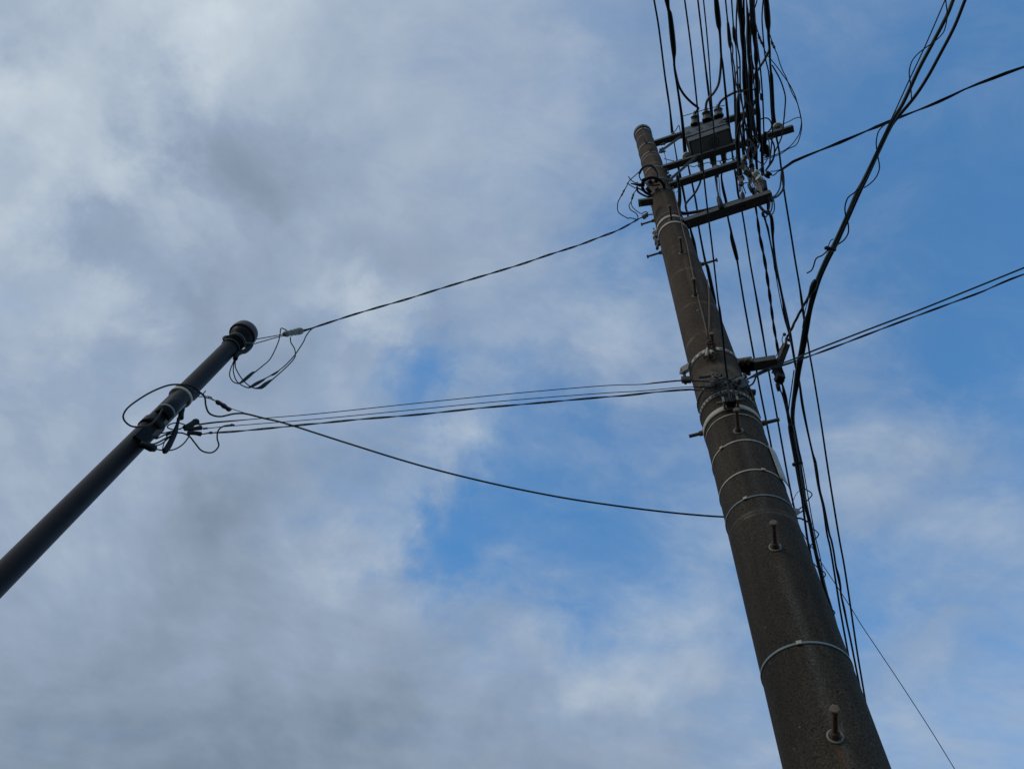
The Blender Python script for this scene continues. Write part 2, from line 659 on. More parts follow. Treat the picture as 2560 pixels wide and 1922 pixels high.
# casting seams and stains of the concrete (fixed places on the shaft)
csep = cn.new('ShaderNodeSeparateXYZ')
cl.new(cco.outputs['Object'], csep.inputs[0])
zz = csep.outputs[2]
wob = cmath('MULTIPLY', cmath('SUBTRACT', cnoise(3.5, 4, .6), .5), .16)
zw = cmath('ADD', zz, wob)
col = CONC_COLOR[0]
brk = cramp(cnoise(7, 5, .7), [(.42, (0, 0, 0)), (.62, (1, 1, 1))])
for (px_, py_, wd, st) in [(1741, 672, .035, .5), (1755, 705, .02, .2), (1749, 752, .03, .42), (1775, 824, .035, .45), (1640, 405, .05, .5),
                           (1645, 425, .04, .4), (1712, 622, .04, .35), (1705, 610, .03, .2), (1800, 925, .16, .55), (1935, 1280, .012, .8), (1930, 1272, .012, .5),
                           (1625, 352, .06, .35)]:
    hz = (on_pole(px_, py_) - EYE).z + 1.6
    dz = cmath('ABSOLUTE', cmath('SUBTRACT', zz if wd < .02 else zw, hz), 0)
    mrn = cn.new('ShaderNodeMapRange')
    mrn.interpolation_type = 'SMOOTHSTEP'
    cl.new(dz, mrn.inputs['Value'])
    mrn.inputs['From Max'].default_value = wd
    mrn.inputs['To Min'].default_value = st
    mrn.inputs['To Max'].default_value = 0
    fz = cmath('MULTIPLY', mrn.outputs[0], brk)
    col = cmix('MIX', fz, col, (.27, .215, .145))
# pale run-off streaks under the step bolts
ang = cn.new('ShaderNodeMath'); ang.operation = 'ARCTAN2'
cl.new(csep.outputs[1], ang.inputs[0]); cl.new(csep.outputs[0], ang.inputs[1])
wv = cmath('ADD', ang.outputs[0], cmath('MULTIPLY', cmath('SUBTRACT', cnoise(4, 4, .6), .5), .35))
da = cmath('ABSOLUTE', cmath('SUBTRACT', wv, PHI + .04), 0)
mrn = cn.new('ShaderNodeMapRange'); mrn.interpolation_type = 'SMOOTHSTEP'
cl.new(da, mrn.inputs['Value'])
mrn.inputs['From Max'].default_value = .22
mrn.inputs['To Min'].default_value = .38; mrn.inputs['To Max'].default_value = 0
col = cmix('MIX', cmath('MULTIPLY', mrn.outputs[0], cmath('ADD', .25, cmath('MULTIPLY', cnoise(2, 5, .7, (1, 1, .6)), 1.0))), col, cmix('MULTIPLY', .9, (.150, .128, .098), c_fine))
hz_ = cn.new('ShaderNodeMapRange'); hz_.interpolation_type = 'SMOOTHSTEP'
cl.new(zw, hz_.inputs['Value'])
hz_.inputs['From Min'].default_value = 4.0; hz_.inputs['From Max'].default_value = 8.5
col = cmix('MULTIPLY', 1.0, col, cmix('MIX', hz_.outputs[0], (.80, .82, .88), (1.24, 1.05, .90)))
# rust runs under the front step bolts, one every 0.9 m
per = cmath('FRACT', cmath('DIVIDE', cmath('SUBTRACT', H1 + 1.6 - .015 + 9.0, zz), .9), 0)
rr1 = cn.new('ShaderNodeMapRange'); rr1.interpolation_type = 'SMOOTHSTEP'
cl.new(per, rr1.inputs['Value'])
rr1.inputs['From Max'].default_value = .34; rr1.inputs['To Min'].default_value = .75; rr1.inputs['To Max'].default_value = 0
rr2 = cn.new('ShaderNodeMapRange'); rr2.interpolation_type = 'SMOOTHSTEP'
da2 = cmath('ABSOLUTE', cmath('SUBTRACT', cmath('ADD', ang.outputs[0], cmath('MULTIPLY', cmath('SUBTRACT', cnoise(14, 4, .6), .5), .12)), PHI), 0)
cl.new(da2, rr2.inputs['Value'])
rr2.inputs['From Max'].default_value = .10; rr2.inputs['To Min'].default_value = 1; rr2.inputs['To Max'].default_value = 0
col = cmix('MIX', cmath('MULTIPLY', rr1.outputs[0], rr2.outputs[0]), col, cmix('MULTIPLY', .8, (.085, .040, .018), c_fine))
stain = cramp(cnoise(5, 6, .65, (1.6, 1.6, .12)), [(.40, (.62, .62, .64)), (.55, (1, 1, 1)), (.72, (1.35, 1.3, 1.2))])
col = cmix('MULTIPLY', .8, col, stain)
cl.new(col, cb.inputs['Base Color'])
bmp = cn.new('ShaderNodeBump')
bmp.inputs['Strength'].default_value = .5
bmp.inputs['Distance'].default_value = .004
cl.new(cnoise(160, 3, .6), bmp.inputs['Height'])
cl.new(bmp.outputs[0], cb.inputs['Normal'])


def band(px_, py_, wpx, m, thick=.004, name='strap_band', a0=0, a1=360, off=0, slots=0, label=None, smat=None):
    """steel band round the pole whose front centre is seen at (px_, py_)"""
    p = on_pole(px_, py_)
    h = (p - EYE).z
    wpx *= .9
    # real height that looks wpx tall
    q = on_pole(px_ + wpx * .3, py_ + wpx)
    hh = abs((q - EYE).z - h)
    mb = MB()
    n = 72
    vs, fs = [], []
    full = (a1 - a0) >= 360
    st = n + (0 if full else 1)
    for k in range(st):
        a = math.radians(a0 + (a1 - a0) * k / n)
        for (dh, o_) in ((-hh / 2, 0), (-hh / 2, thick), (hh / 2, thick), (hh / 2, 0)):
            vs.append(pole_pt(h + dh, a, o_ + off))
    for k in range(n):
        k2 = (k + 1) % st
        for j in range(4):
            fs.append((k * 4 + j, k2 * 4 + j, k2 * 4 + (j + 1) % 4, k * 4 + (j + 1) % 4))
    mb.add(vs, fs, True)
    o = mb.build(name, m, pole)
    if label: o['label'] = label
    if slots:
        sm_ = MB()
        for k in range(slots):
            a = 2 * math.pi * (k + .5) / slots
            for kk in range(1):
                da_ = .28 * 2 * math.pi / slots
                vv = [pole_pt(h + dh, a + s2 * da_, thick + off + .0015) for s2, dh in ((-1, -hh * .22), (1, -hh * .22), (1, hh * .22), (-1, hh * .22))]
                vv += [pole_pt(h + dh, a + s2 * da_, off) for s2, dh in ((-1, -hh * .22), (1, -hh * .22), (1, hh * .22), (-1, hh * .22))]
                sm_.add(vv, [(0, 1, 2, 3), (0, 4, 5, 1), (1, 5, 6, 2), (2, 6, 7, 3), (3, 7, 4, 0)])
        sm_.build('slot', M_BOXD, o)
    return h, hh, o


band(1608, 322, 3, M_GAL, .006)
band(1613, 337, 1.2, M_GAL)
band(1618, 358, 2.4, M_GAL)
band(1629, 380, 2.2, M_GAL)
band(1632, 387, 1.6, M_GAL)
band(1648, 417, 2.2, M_GAL)
band(1656, 446, 4, M_DGAL)
band(1662, 470, 3, M_DGAL)
band(1675, 530, 1.2, M_GAL)
band(1678, 541, 5, M_STRAP, .006)
band(1683, 556, 4.2, M_STRAP, .006)
band(1798, 874, 8, M_STRAP, .006, slots=22, label='slotted steel clamp band above the insulators')
band(1800, 952, 6, M_DGAL, .005, slots=40)
band(1822, 980, 8, M_STRAP, .005, slots=40)
band(1832, 1018, 12, M_STRAP, .006)
band(1846, 1035, 2, M_STRAP, .003)
band(1866, 1100, 3, M_STRAP, .003)
band(1881, 1174.5, 3.2, M_STRAP, .003)
band(1904, 1238, 3.6, M_BSTRAP, .003)
band(2025, 1606, 6.5, M_BSTRAP, .003)

# buckles closing the straps
for (x, y, az) in ((1881, 1174.5, -1.55), (1904, 1238, -2.3), (2025, 1606, -2.05), (1866, 1100, -2.6)):
    hh0 = (on_pole(x, y) - EYE).z
    c = pole_pt(hh0, az, .006)
    nn = Vector((math.cos(az), math.sin(az), 0))
    tt_ = nn.cross(Vector((0, 0, 1)))
    MB().box(c, nn * .004, tt_ * .010, Vector((0, 0, .008))).build('buckle', M_STRAP, pole, bevel=.002)

# small wire ties on the upper bands
for (x, y) in ((1607, 320), (1616, 357), (1627, 377)):
    c = on_pole(x, y, .012)
    mb = MB()
    for k in range(7):
        v = Vector((random.uniform(-1, 1), random.uniform(-1, 0), random.uniform(-.6, .6))) * .05
        mb.tube([c - v * .6, c + v * .3 + Vector((0, 0, .015)), c + v], .004, 5)
    mb.build('wire_tie', M_DGAL, pole)


def step_bolt(h, az, L=.135, rust=True, nm='step_bolt', head=True, r=.0098):
    a = Vector((math.cos(az), math.sin(az), 0))
    base = pole_pt(h, az, 0)
    mb = MB()
    prof_ = [(-.02, r)]
    k = 14
    for i in range(k):
        prof_ += [(i * L / k, r * (1.0 if i % 2 else .9))]
    prof_.append((L, r))
    mb.lathe(base, a, prof_, 12)
    o = mb.build(nm, M_RUST if rust else M_DGAL, pole)
    if head:
        hd = MB().lathe(base + a * L, a, [(-.012, r), (-.011, .0165), (-.001, .0172), (.002, .0165), (.0025, .012), (.003, .0)], 6 if rust else 8)
        hd.build('bolt_head', M_RUSTH if rust else M_DGAL, o)
    ws = MB().lathe(base, a, [(-.002, .026), (.004, .027), (.005, .020), (.002, .019), (.002, .0)], 18)
    ws.build('washer', M_GAL, o)
    MB().lathe(base, a, [(.002, .016), (.024, .016), (.028, .012), (.028, 0)], 6).build('nut', M_RUST, o)
    return o


for k in (0, 1, 2, 4, 5, 6):
    step_bolt(H1 + .9 * k, PHI)
step_bolt(H1 + 2.7, PHI)
AL = math.radians(152)
AR = math.radians(-28)
for (x, y) in ((1637, 551), (1655, 631)):
    step_bolt(axis_h(x + 22, y - 7), AL)
step_bolt(axis_h(1728, 668), AR)
step_bolt(axis_h(1815, 1068), AL, .085, False, 'stud_bolt', False, .011)
step_bolt(axis_h(1838, 1075), AR, .10, False, 'stud_bolt', False, .011)
# plugged hole
c = on_pole(1747, 776)
nrm = (c - Vector((PX, PY, c.z))).normalized()
MB().lathe(c - nrm * .004, nrm, [(0, .018), (.0055, .018), (.0055, .0)], 14).build('plugged_hole', M_BOXD, pole)

# ---- steel cross arms
def arm(x0, y0, x1, y1, h, w_, hgt, shift=0.0, m=M_DGAL, holes=True):
    A = H(x0, y0, h); B = H(x1, y1, h)
    mb = MB()
    # C-channel: web facing the camera side, two flanges
    th = .006
    d = (B - A).normalized()
    y = Vector((0, 0, 1)).cross(d).normalized()
    if y.dot(A - EYE) > 0: y = -y       # towards camera
    mb.beam(A + Vector((0, 0, -hgt / 2 + th / 2)), B + Vector((0, 0, -hgt / 2 + th / 2)), w_, th)
    mb.beam(A + Vector((0, 0, hgt / 2 - th / 2)), B + Vector((0, 0, hgt / 2 - th / 2)), w_, th)
    mb.beam(A + y * (w_ / 2 - th / 2) , B + y * (w_ / 2 - th / 2), th, hgt - 2 * th)
    mb.beam(A - y * (w_ / 2 - th / 2) , B - y * (w_ / 2 - th / 2), th, hgt - 2 * th)
    o = mb.build('cross_arm', m, pole)
    if holes:
        L = (B - A).length
        k = int(L / .22)
        for i in range(1, k):
            p = A + d * (L * i / k)
            f = p + y * (w_ / 2 + .001)
            MB().lathe(f, y, [(-.001, .008), (.0008, .008), (.0009, 0)], 8).build('bolt_hole', M_BOXD, o)
    return o, A, B, d, y


arm1 = arm(1594, 373, 1893, 277, 10.55, .075, .075)
arm2 = arm(1650, 424, 1983, 321, 9.15, .070, .070)
arm3 = arm(1672, 466, 1862, 404, 8.45, .074, .074)
arm3b = None
arm4 = arm(1712, 560, 1929, 489, 7.15, .088, .09)


def flat(pa, pb, w_, th, nm, par, m=M_DGAL):
    return MB().beam(pa, pb, w_, th).build(nm, m, par)


flat(H(1702, 342, 10.5), on_pole(1648, 381, .01), .032, .007, 'brace', arm1[0])
flat(H(1742, 391, 9.1), on_pole(1672, 452, .015), .032, .008, 'brace', arm2[0])
# clamps that join the arms to the pole
for (x, y, n_) in ((1652, 370, 3), (1668, 438, 4), (1676, 446, 3), (1722, 566, 5)):
    c = on_pole(min(x, 1e9), y, .03) if False else H(x, y, axis_h(x - 14, y))
    for i in range(n_):
        q = c + Vector((random.uniform(-.05, .05), random.uniform(-.05, .05), random.uniform(-.09, .06)))
        b_ = MB().cyl(q - U28 * .03, q + U28 * .04, .011)
        b_.lathe(q + U28 * .01, U28, [(0, .0), (0, .02), (.014, .02), (.014, 0)], 6)
        b_.build('clamp_bolt', M_DGAL, pole)
# arm bracket stub on the far left with two holes
A = H(1596, 508, 7.6); B = H(1632, 503, 7.6)
st_ = MB().beam(A, B, .065, .05).build('bracket_plate', M_DGAL, pole)
for (x, y) in ((1599.5, 505.5), (1601.5, 513)):
    MB().lathe(H(x, y, 7.57), (0, 0, -1), [(0, .008), (.003, .008), (.0031, 0)], 10).build('bolt_hole', M_WHITE, st_)


def insulator(x, y, h, rp, par, tilt=0):
    """two-shed pin insulator seen at (x, y)"""
    c = H(x, y, h)
    r = prad(c, rp * 2) * 1.12
    mb = MB().lathe(c - Vector((0, 0, r * .9)), (0, 0, 1),
                    [(0, r * .35), (.0, r * .95), (r * .25, r), (r * .75, r * .9), (r * .95, r * .55), (r * 1.05, r * .75), (r * 1.5, r * .72),
                     (r * 1.75, r * .5), (r * 1.9, r * .5), (r * 2.0, 0)], 28)
    # hollow underside
    mb.lathe(c - Vector((0, 0, r * .9)), (0, 0, 1), [(0, r * .95), (r * .3, r * .7), (r * .3, r * .5), (-.02, r * .5), (-.02, r * .4), (r * .4, r * .3), (r * .4, .01)], 28)
    o = mb.build('pin_insulator', M_PORC, par)
    MB().cyl(c - Vector((0, 0, r * 1.9)), c, .011).build('pin', M_DGAL, o)
    return c, r


insulator(1684, 341, 10.70, 9, arm1[0])
insulator(1717, 390, 9.33, 10.5, arm2[0])
insulator(1830, 357, 9.33, 10.5, arm2[0])
insulator(1943, 317, 9.33, 10.5, arm2[0])

# lower bracket arm with its fork
hb = 4.37
A = H(1848, 917, hb); B = H(1940, 903, hb)
ba = MB().beam(A, B, .062, .052).build('side_bracket', M_DGAL, pole)
MB().beam(H(1843, 915, hb + .005), H(1882, 909, hb + .005), .072, .062).build('bracket_sleeve', M_DGAL, ba)
MB().beam(H(1938, 935, hb - .05), H(1966, 860, hb + .06), .036, .036).build('fork_arm', M_DGAL, ba)
MB().beam(H(1940, 915, hb - .03), H(1949, 938, hb - .03), .06, .045).build('fork_plate', M_DGAL, ba)
for (x, y) in ((1854, 902), (1869, 900)):
    MB().lathe(H(x, y, hb - .02), (H(x, y - 8, hb) - H(x, y, hb)), [(-.03, .012), (-.004, .012), (-.004, .017), (.006, .017), (.013, .010), (.015, 0)], 12).build('carriage_bolt', M_RUSTH, ba)
for (x, y) in ((1872, 935), (1862, 938)):
    MB().cyl(H(x, y - 8, hb), H(x, y + 2, hb), .012).build('clamp_bolt', M_DGAL, ba)
# ears and long bolt on the left of the slotted band
e1 = MB().beam(H(1705, 928, 4.52), on_pole(1727, 915, .006), .03, .045).build('band_ear', M_GAL, pole)
MB().lathe(H(1708, 926, 4.50), (H(1707, 918, 4.5) - H(1708, 926, 4.5)), [(0, .012), (0, .018), (.010, .018), (.016, .008), (.017, 0)], 12).build('carriage_bolt', M_RUSTH, e1)
MB().cyl(H(1710, 930, 4.5), H(1714, 958, 4.35), .010).build('clamp_bolt', M_RUST, e1)
MB().beam(H(1704, 949, 4.33), on_pole(1727, 949, .006), .03, .04).build('band_ear', M_DGAL, pole)

# brown earth wires tied down the face of the pole
def on_path(L, off): return [on_pole(x, y, off) for x, y in L]
pw = on_path([(1679.7, 456), (1688, 492), (1698, 535.6), (1703.6, 557), (1709, 580), (1717, 610), (1724.5, 647), (1734, 694), (1745.7, 745.7), (1760, 800), (1769, 844.5)], .012)
MB().tube([Vector(p) for p in spline([tuple(p) for p in pw], 4)], .0048, 6).build('earth_wire', M_COPPER, pole)
pw = on_path([(1768, 700), (1771.6, 729), (1772.7, 776), (1772.7, 835)], .012)
MB().tube([Vector(p) for p in spline([tuple(p) for p in pw], 4)], .0048, 6).build('earth_wire', M_COPPER, pole)
# wire coil round the rusty step bolt and two porcelain tubes under it
c = on_pole(1779, 866, .05)
az0 = math.atan2(c.y - PY, c.x - PX)
aa = Vector((math.cos(az0), math.sin(az0), 0))
mb = MB()
for k in range(6):
    cc = c + aa * (.012 * k - .03)
    tilt = Vector((random.uniform(-.3, .3), random.uniform(-.3, .3), random.uniform(-.2, .2)))
    ax = (aa + tilt).normalized(); u_ = ax.orthogonal().normalized(); v_ = ax.cross(u_)
    mb.tube([cc + (u_ * math.cos(j * .7) + v_ * math.sin(j * .7)) * (.021 + .004 * random.random()) for j in range(10)], .006, 6)
for k in range(5):
    mb.tube([c + aa * .01, c + Vector((random.uniform(-.03, .03), random.uniform(-.03, 0), -.05 - .05 * random.random()))], .004, 5)
mb.build('wire_wrap', M_RUST, pole)
for (xa, ya, xb, yb, wpx) in ((1769, 871, 1766.5, 892, 9), (1776, 874, 1783, 884, 11)):
    a_ = on_pole(xa, ya, .03); b_ = on_pole(xb, yb, .045)
    r_ = prad(a_, wpx)
    dd = (b_ - a_)
    o = MB().lathe(a_, dd, [(0, .003), (0, r_ * .8), (dd.length * .5, r_ * .92), (dd.length, r_), (dd.length, r_ * .55), (dd.length * .8, r_ * .5), (dd.length * .8, 0)], 16).build('porcelain_tube', M_WHITE, pole)
mb = MB()
for k in range(14):
    q = on_pole(1770 + random.uniform(-8, 18), 893 + random.uniform(-6, 6), .015)
    mb.tube([q, q + Vector((random.uniform(-.02, .02), random.uniform(-.03, 0), random.uniform(-.03, .02)))], .005, 5)
mb.build('rusty_wire_end', M_RUST, pole)

# curved sheet on the right flank, held by the two thin straps
hA = (on_pole(1866, 1100) - EYE).z; hB = (on_pole(1881, 1174.5) - EYE).z
mb = MB(); vs = []; fs = []
for j in range(9):
    for k in range(13):
        hh = hA + .015 + (hB - hA - .03) * j / 8
        a = math.radians(-56 + 34 * k / 12)
        bulge = .007 + .011 * k / 12
        vs.append(pole_pt(hh, a, bulge))
for j in range(8):
    for k in range(12):
        fs.append((j * 13 + k, j * 13 + k + 1, (j + 1) * 13 + k + 1, (j + 1) * 13 + k))
mb.add(vs, fs, True)
plate = tag(mb.build('sheet_panel', M_WHITE), 'curved pale sheet strapped to the right flank of the concrete pole', 'panel')
sm = plate.modifiers.new('solid', 'SOLIDIFY'); sm.thickness = .003

# ------------------------------------------------------------------ switch box
HB = 9.27
q0, q1, q2, q3 = H(1721, 346, HB), H(1826, 326, HB), H(1833, 364, HB), H(1728, 391, HB)
ctr = (q0 + q1 + q2 + q3) / 4
hw = ((q1 - q0).length + (q2 - q3).length) / 4
hd_ = ((q3 - q0).length + (q2 - q1).length) / 4
bx = U28
by = U62
sw = empty('switch_box', ctr, 'grey steel line switch box with six porcelain bushings behind the arms', 'switch box')
ztop = .74


def bp(u, v, z): return ctr + bx * (u * hw) + by * (v * hd_) + Vector((0, 0, z))


body = MB()
# body with a sloping upper front, thicker rim in the middle
body.box(bp(0, 0, ztop * .36), bx * hw, by * hd_, Vector((0, 0, ztop * .36)))
body.box(bp(0, 0, ztop * .26), bx * (hw + .012), by * (hd_ + .012), Vector((0, 0, .018)))
body.box(bp(0, .03, ztop * .86), bx * (hw * .97), by * (hd_ * .95), Vector((0, 0, ztop * .14)))
body.build('body', M_BOX, sw, bevel=.008)
MB().box(bp(0, 0, -.004), bx * (hw * .93), by * (hd_ * .9), Vector((0, 0, .003))).build('lightened_underside', mat('lightened_underside_enamel', (.30, .28, .25), .6, 0, .12, 8), sw)  # box underside coloured paler than the body to offset the weak light there
rim = MB()
th = .012
for (u0, v0, u1, v1) in ((-1, -1, 1, -1), (1, -1, 1, 1), (1, 1, -1, 1), (-1, 1, -1, -1)):
    rim.beam(bp(u0 * .97, v0 * .93, -.008), bp(u1 * .97, v1 * .93, -.008), th, .020)
rim.build('bottom_rim', M_DGAL, sw)


def emboss(txt, loc, xdir, ydir, size, parent, name):
    cu = bpy.data.curves.new(name, 'FONT')
    cu.body = txt
    cu.size = size
    cu.extrude = .0025
    cu.align_x = 'CENTER'
    cu.align_y = 'CENTER'
    cu.space_character = 1.35
    o = bpy.data.objects.new(name, cu)
    COL.objects.link(o)
    z = xdir.cross(ydir)
    Mx = Matrix((xdir, ydir, z)).transposed().to_4x4()
    Mx.translation = loc
    dg = bpy.context.evaluated_depsgraph_get()
    me = bpy.data.meshes.new_from_object(o.evaluated_get(dg))
    bpy.data.objects.remove(o)
    me.transform(Matrix.Translation(-parent.location) @ Mx)
    me.materials.append(M_BOXD)
    ob = bpy.data.objects.new(name, me)
    ob.parent = parent
    COL.objects.link(ob)
    return ob


front = -by
emboss('6976', bp(0.03, -1, ztop * .50) + front * .002, bx, Vector((0, 0, 1)), .20, sw, 'embossed_number')
em = MB()
cc = bp(.15, .05, -.009)
em.tube([cc + (bx * math.cos(a * math.pi / 16) + by * math.sin(a * math.pi / 16)) * .055 for a in range(33)], .003, 5)
for du in (-.022, .022):
    em.beam(cc + bx * du - by * .03, cc + bx * du + by * .03, .006, .004)
for dv in (-.03, 0, .03):
    em.beam(cc - bx * .025 + by * dv, cc + bx * .025 + by * dv, .006, .004)
em.build('emblem', M_BOXD, sw)


def bushing(xa, ya, xb, yb, ha, hb_, wa, wb_):
    a_ = H(xa, ya, ha); b_ = H(xb, yb, hb_)
    d = b_ - a_; L = d.length
    r0_ = prad(a_, wa); r1_ = prad(b_, wb_)
    o = MB().lathe(a_, d, [(0, r0_ * 1.25), (L * .12, r0_ * 1.25), (L * .14, r0_), (L * .55, r0_ * .92), (L * .56, r0_ * 1.1), (L * .62, r0_ * 1.1), (L * .63, r0_ * .7), (L, r1_), (L, 0)], 24).build('bushing', M_BUSH, sw)
    MB().lathe(a_ + d * .62, d, [(0, r0_ * .72), (L * .45, r1_ * 1.05), (L * .45, 0)], 18).build('bushing_boot', M_GREYC, o)
    return o


bushing(1738.5, 312, 1737, 281, 9.92, 10.02, 19, 6)
bushing(1768, 301, 1764.5, 271, 9.92, 10.02, 20, 6)
bushing(1797, 292, 1794.5, 264, 9.92, 10.02, 20, 6)
bushing(1750, 398, 1754, 428, 9.38, 9.30, 14, 6)
bushing(1780, 391, 1785, 420, 9.38, 9.30, 14, 6)
bushing(1808, 382, 1812, 412, 9.38, 9.30, 14, 6)

# ------------------------------------------------------------------ line conductors
G1 = 'high conductors on the pole-top insulators'
cable('power_line', [(1635, 0), (1647, 70.5), (1662, 188), (1669, 235, 4.5), (1675, 277, 4), (1680.6, 332, 6), (1684, 350, 3), (1691.5, 394, 3), (1697, 424, 5), (1709, 484, 5), (1719, 538, 3.2), (1727, 577, 5), (1734, 604, 7), (1739, 627, 6), (1744, 645, 3), (1757, 690, 3)],
      [10.85] * 6 + [10.8] * 10, 4, 'leftmost conductor, resting on the insulator nearest the pole top', 'power line', G1, extend=(18, 25))
cable('power_line', [(1667, 0, 11), (1671, 24, 7), (1675, 40, 10), (1681, 94, 12), (1684.6, 130, 10), (1685, 148, 6), (1686.5, 175, 4.5), (1690.5, 200, 4.5), (1696, 235, 5), (1704.5, 294, 6), (1709, 341, 7), (1713, 380, 8), (1719, 408, 4), (1726, 440, 4), (1735, 481, 4), (1743, 527, 4), (1746.8, 568.7, 4), (1763, 653.7, 5), (1768.5, 668, 7), (1778, 713, 8), (1786.6, 753, 7), (1790, 771, 3), (1800, 812, 3)],
      9.5, 5, 'thick sleeved conductor ending over the left insulator beside the grey switch box', 'power line', G1, extend=(18, 25))
cable('power_line', [(1790, 0, 10), (1793, 30, 12), (1796.5, 61, 11), (1799, 77.6, 6), (1801, 106, 5), (1803, 141, 5), (1807, 164.6, 4.5), (1814, 235, 5), (1818.6, 282, 6), (1823, 329, 7), (1829, 358, 6), (1830, 378, 4), (1833, 402, 4), (1840.8, 450, 4.5), (1845, 483, 5), (1849.4, 503, 4), (1855, 529, 3.6), (1863, 577, 3.6), (1875.7, 659.7, 3.6), (1886, 717, 3.8), (1898.5, 788, 5), (1912.6, 870, 3.8), (1922, 929, 3.8), (1937.7, 1014.6, 3.8), (1953, 1100, 4), (1968.5, 1186.8, 4), (1981.6, 1252, 4), (1990, 1290, 4), (2010, 1380, 4)],
      9.5, 4, 'middle sleeved conductor crossing in front of the right end of the switch box', 'power line', G1, extend=(18, 25))
cable('power_line', [(1915, 0, 11), (1918, 40, 13), (1920, 65, 11), (1921, 77, 7), (1921.6, 97.6, 6), (1924, 125, 5), (1925, 152, 4.5), (1927, 180, 5), (1928.6, 192.5, 7), (1931, 236, 7), (1933, 279, 7), (1936, 306, 8), (1942, 322, 7), (1940.6, 340, 4.5), (1947, 374, 4), (1952.5, 417.6, 4), (1960, 477, 4), (1975, 570, 4), (1988, 652, 4), (1998.8, 715, 4), (2004, 751, 5.5), (2010.5, 798, 5), (2017.7, 841, 3.8), (2024, 884.7, 3.8), (2033.7, 940, 3.8), (2052.5, 1055.8, 3.8), (2071, 1180, 4), (2097, 1340, 4), (2110.5, 1414, 4), (2125, 1508, 4), (2142.7, 1627.9, 4), (2160.6, 1735, 4), (2178, 1840, 4)],
      9.5, 4, 'rightmost conductor, passing over the insulator at the outer end of its arm', 'power line', G1, extend=(18, 30))
G2 = 'tails from the conductors to the switch bushings'
cable('jumper', [(1685, 160), (1688, 178.6), (1696, 211.6), (1704, 228), (1714, 242), (1730, 258), (1745, 270), (1743, 276), (1738, 284)], (9.5, 9.65), 5, 'curved jumper sweeping to the left upper bushing of the switch box', 'jumper cable', G2)
cable('jumper', [(1803, 141), (1801, 178.6), (1796, 211.6), (1784.5, 232.7), (1772, 246), (1766, 258), (1764.5, 276)], (9.5, 9.7), 5.5, 'S-shaped jumper dropping to the centre upper bushing of the switch box', 'jumper cable', G2, M_GREYC)
cable('jumper', [(1924, 122), (1921, 131), (1910, 152), (1896, 174), (1888, 185), (1878, 214), (1869, 223), (1841, 230), (1828, 236), (1817, 242), (1803, 253), (1797, 264), (1795, 276)], (9.5, 9.7), 5.5, 'long grey jumper running sideways to the right upper bushing of the switch box', 'jumper cable', G2, M_GREYC)
cable('jumper', [(1752, 415), (1753, 440), (1748.7, 460.7), (1737, 483.6), (1719, 504), (1714, 513), (1714.4, 520), (1719, 536), (1723, 556)], (9.3, 9.3), 4.5, 'jumper bending back under the arms from the left lower bushing', 'jumper cable', G2, M_GREYC)
cable('jumper', [(1784, 405), (1787, 430), (1790, 454), (1797, 495), (1802, 515)], (9.3, 7.3), 4, 'jumper from the centre lower bushing down to the left spade clamp', 'jumper cable', G2)
cable('jumper', [(1810, 400, 5), (1805, 430, 4), (1803.6, 444.7, 4), (1808, 474, 6), (1815, 504, 6), (1818, 525, 5), (1820, 545, 4), (1824, 563.6, 4.5), (1827.6, 579.6, 5), (1829.5, 596, 8), (1836, 622, 9), (1842.5, 648, 7), (1844, 658, 4), (1859, 749.5, 4), (1868, 800, 4), (1885.6, 896, 4), (1903, 990, 4), (1925, 1100, 4), (1935, 1153.5, 4), (1946, 1210, 4)],
      (9.3, 9.2), 4, 'conductor with a thick splice sleeve below the lowest arm, left of three', 'power line', G1, extend=(0, 25))

# straight low conductors seen in front of everything
pole_in = on_pole(1821, 956, .05)
hL = (pole_in - EYE).z
G3 = 'service wires dead-ended on the pole'
cable('service_wire', [(1711.6, 0), (1725.7, 106), (1737.5, 211.6), (1748, 317), (1760, 444.7), (1769, 527), (1777, 591), (1785, 659.7), (1795, 749.5), (1799, 775, 5), (1806, 830, 5), (1813, 903, 4.5), (1817.5, 937, 4), (1821, 956, 4)], hL + .12, 3.6,
      'long low wire passing in front of the switch box and ending on the pole clamp', 'service wire', G3, extend=(15, 0))
cable('service_wire', [(1758.6, 0), (1765.7, 70.5), (1772.7, 153), (1777.4, 235), (1782, 294), (1785.6, 341), (1788, 380), (1790, 416)], 8.6, 3,
      'thin wire hanging in front of the box down to the mottled spacer block', 'service wire', G3, extend=(15, 0), m=M_WIRE)
cable('power_line', [(1744.5, 0), (1752.7, 70.5), (1762, 153), (1769, 211.6, 5), (1775, 258.6, 5), (1780, 300, 5), (1784, 330, 4)], 10.75, 3.8, 'conductor disappearing behind the top centre of the switch box', 'power line', G1, extend=(18, 0))

# spacer block with its two tail wires
sb = empty('spacer_block', H(1792, 428, 8.55), 'mottled porcelain strain block hanging before the third arm', 'insulator')
a_, b_ = H(1791, 414, 8.55), H(1793, 444, 8.5)
dd = b_ - a_; L = dd.length; r_ = prad(a_, 15)
MB().lathe(a_, dd, [(0, .004), (0, r_ * .8), (L * .15, r_), (L * .3, r_ * .75), (L * .4, r_), (L * .55, r_ * .8), (L * .7, r_), (L * .85, r_ * .7), (L, r_ * .5), (L, 0)], 14).build('body', M_GLASSI, sb)
for (xa, xb) in ((1792.5, 1795.5), (1797, 1801)):
    P_, R_ = cable_pts([(xa, 443), ((xa + xb) / 2, 470), (xb, 500)], (8.5, 7.4), 1.5)
    MB().tube(P_, R_, 6).build('tail_wire', M_WIRE, sb)

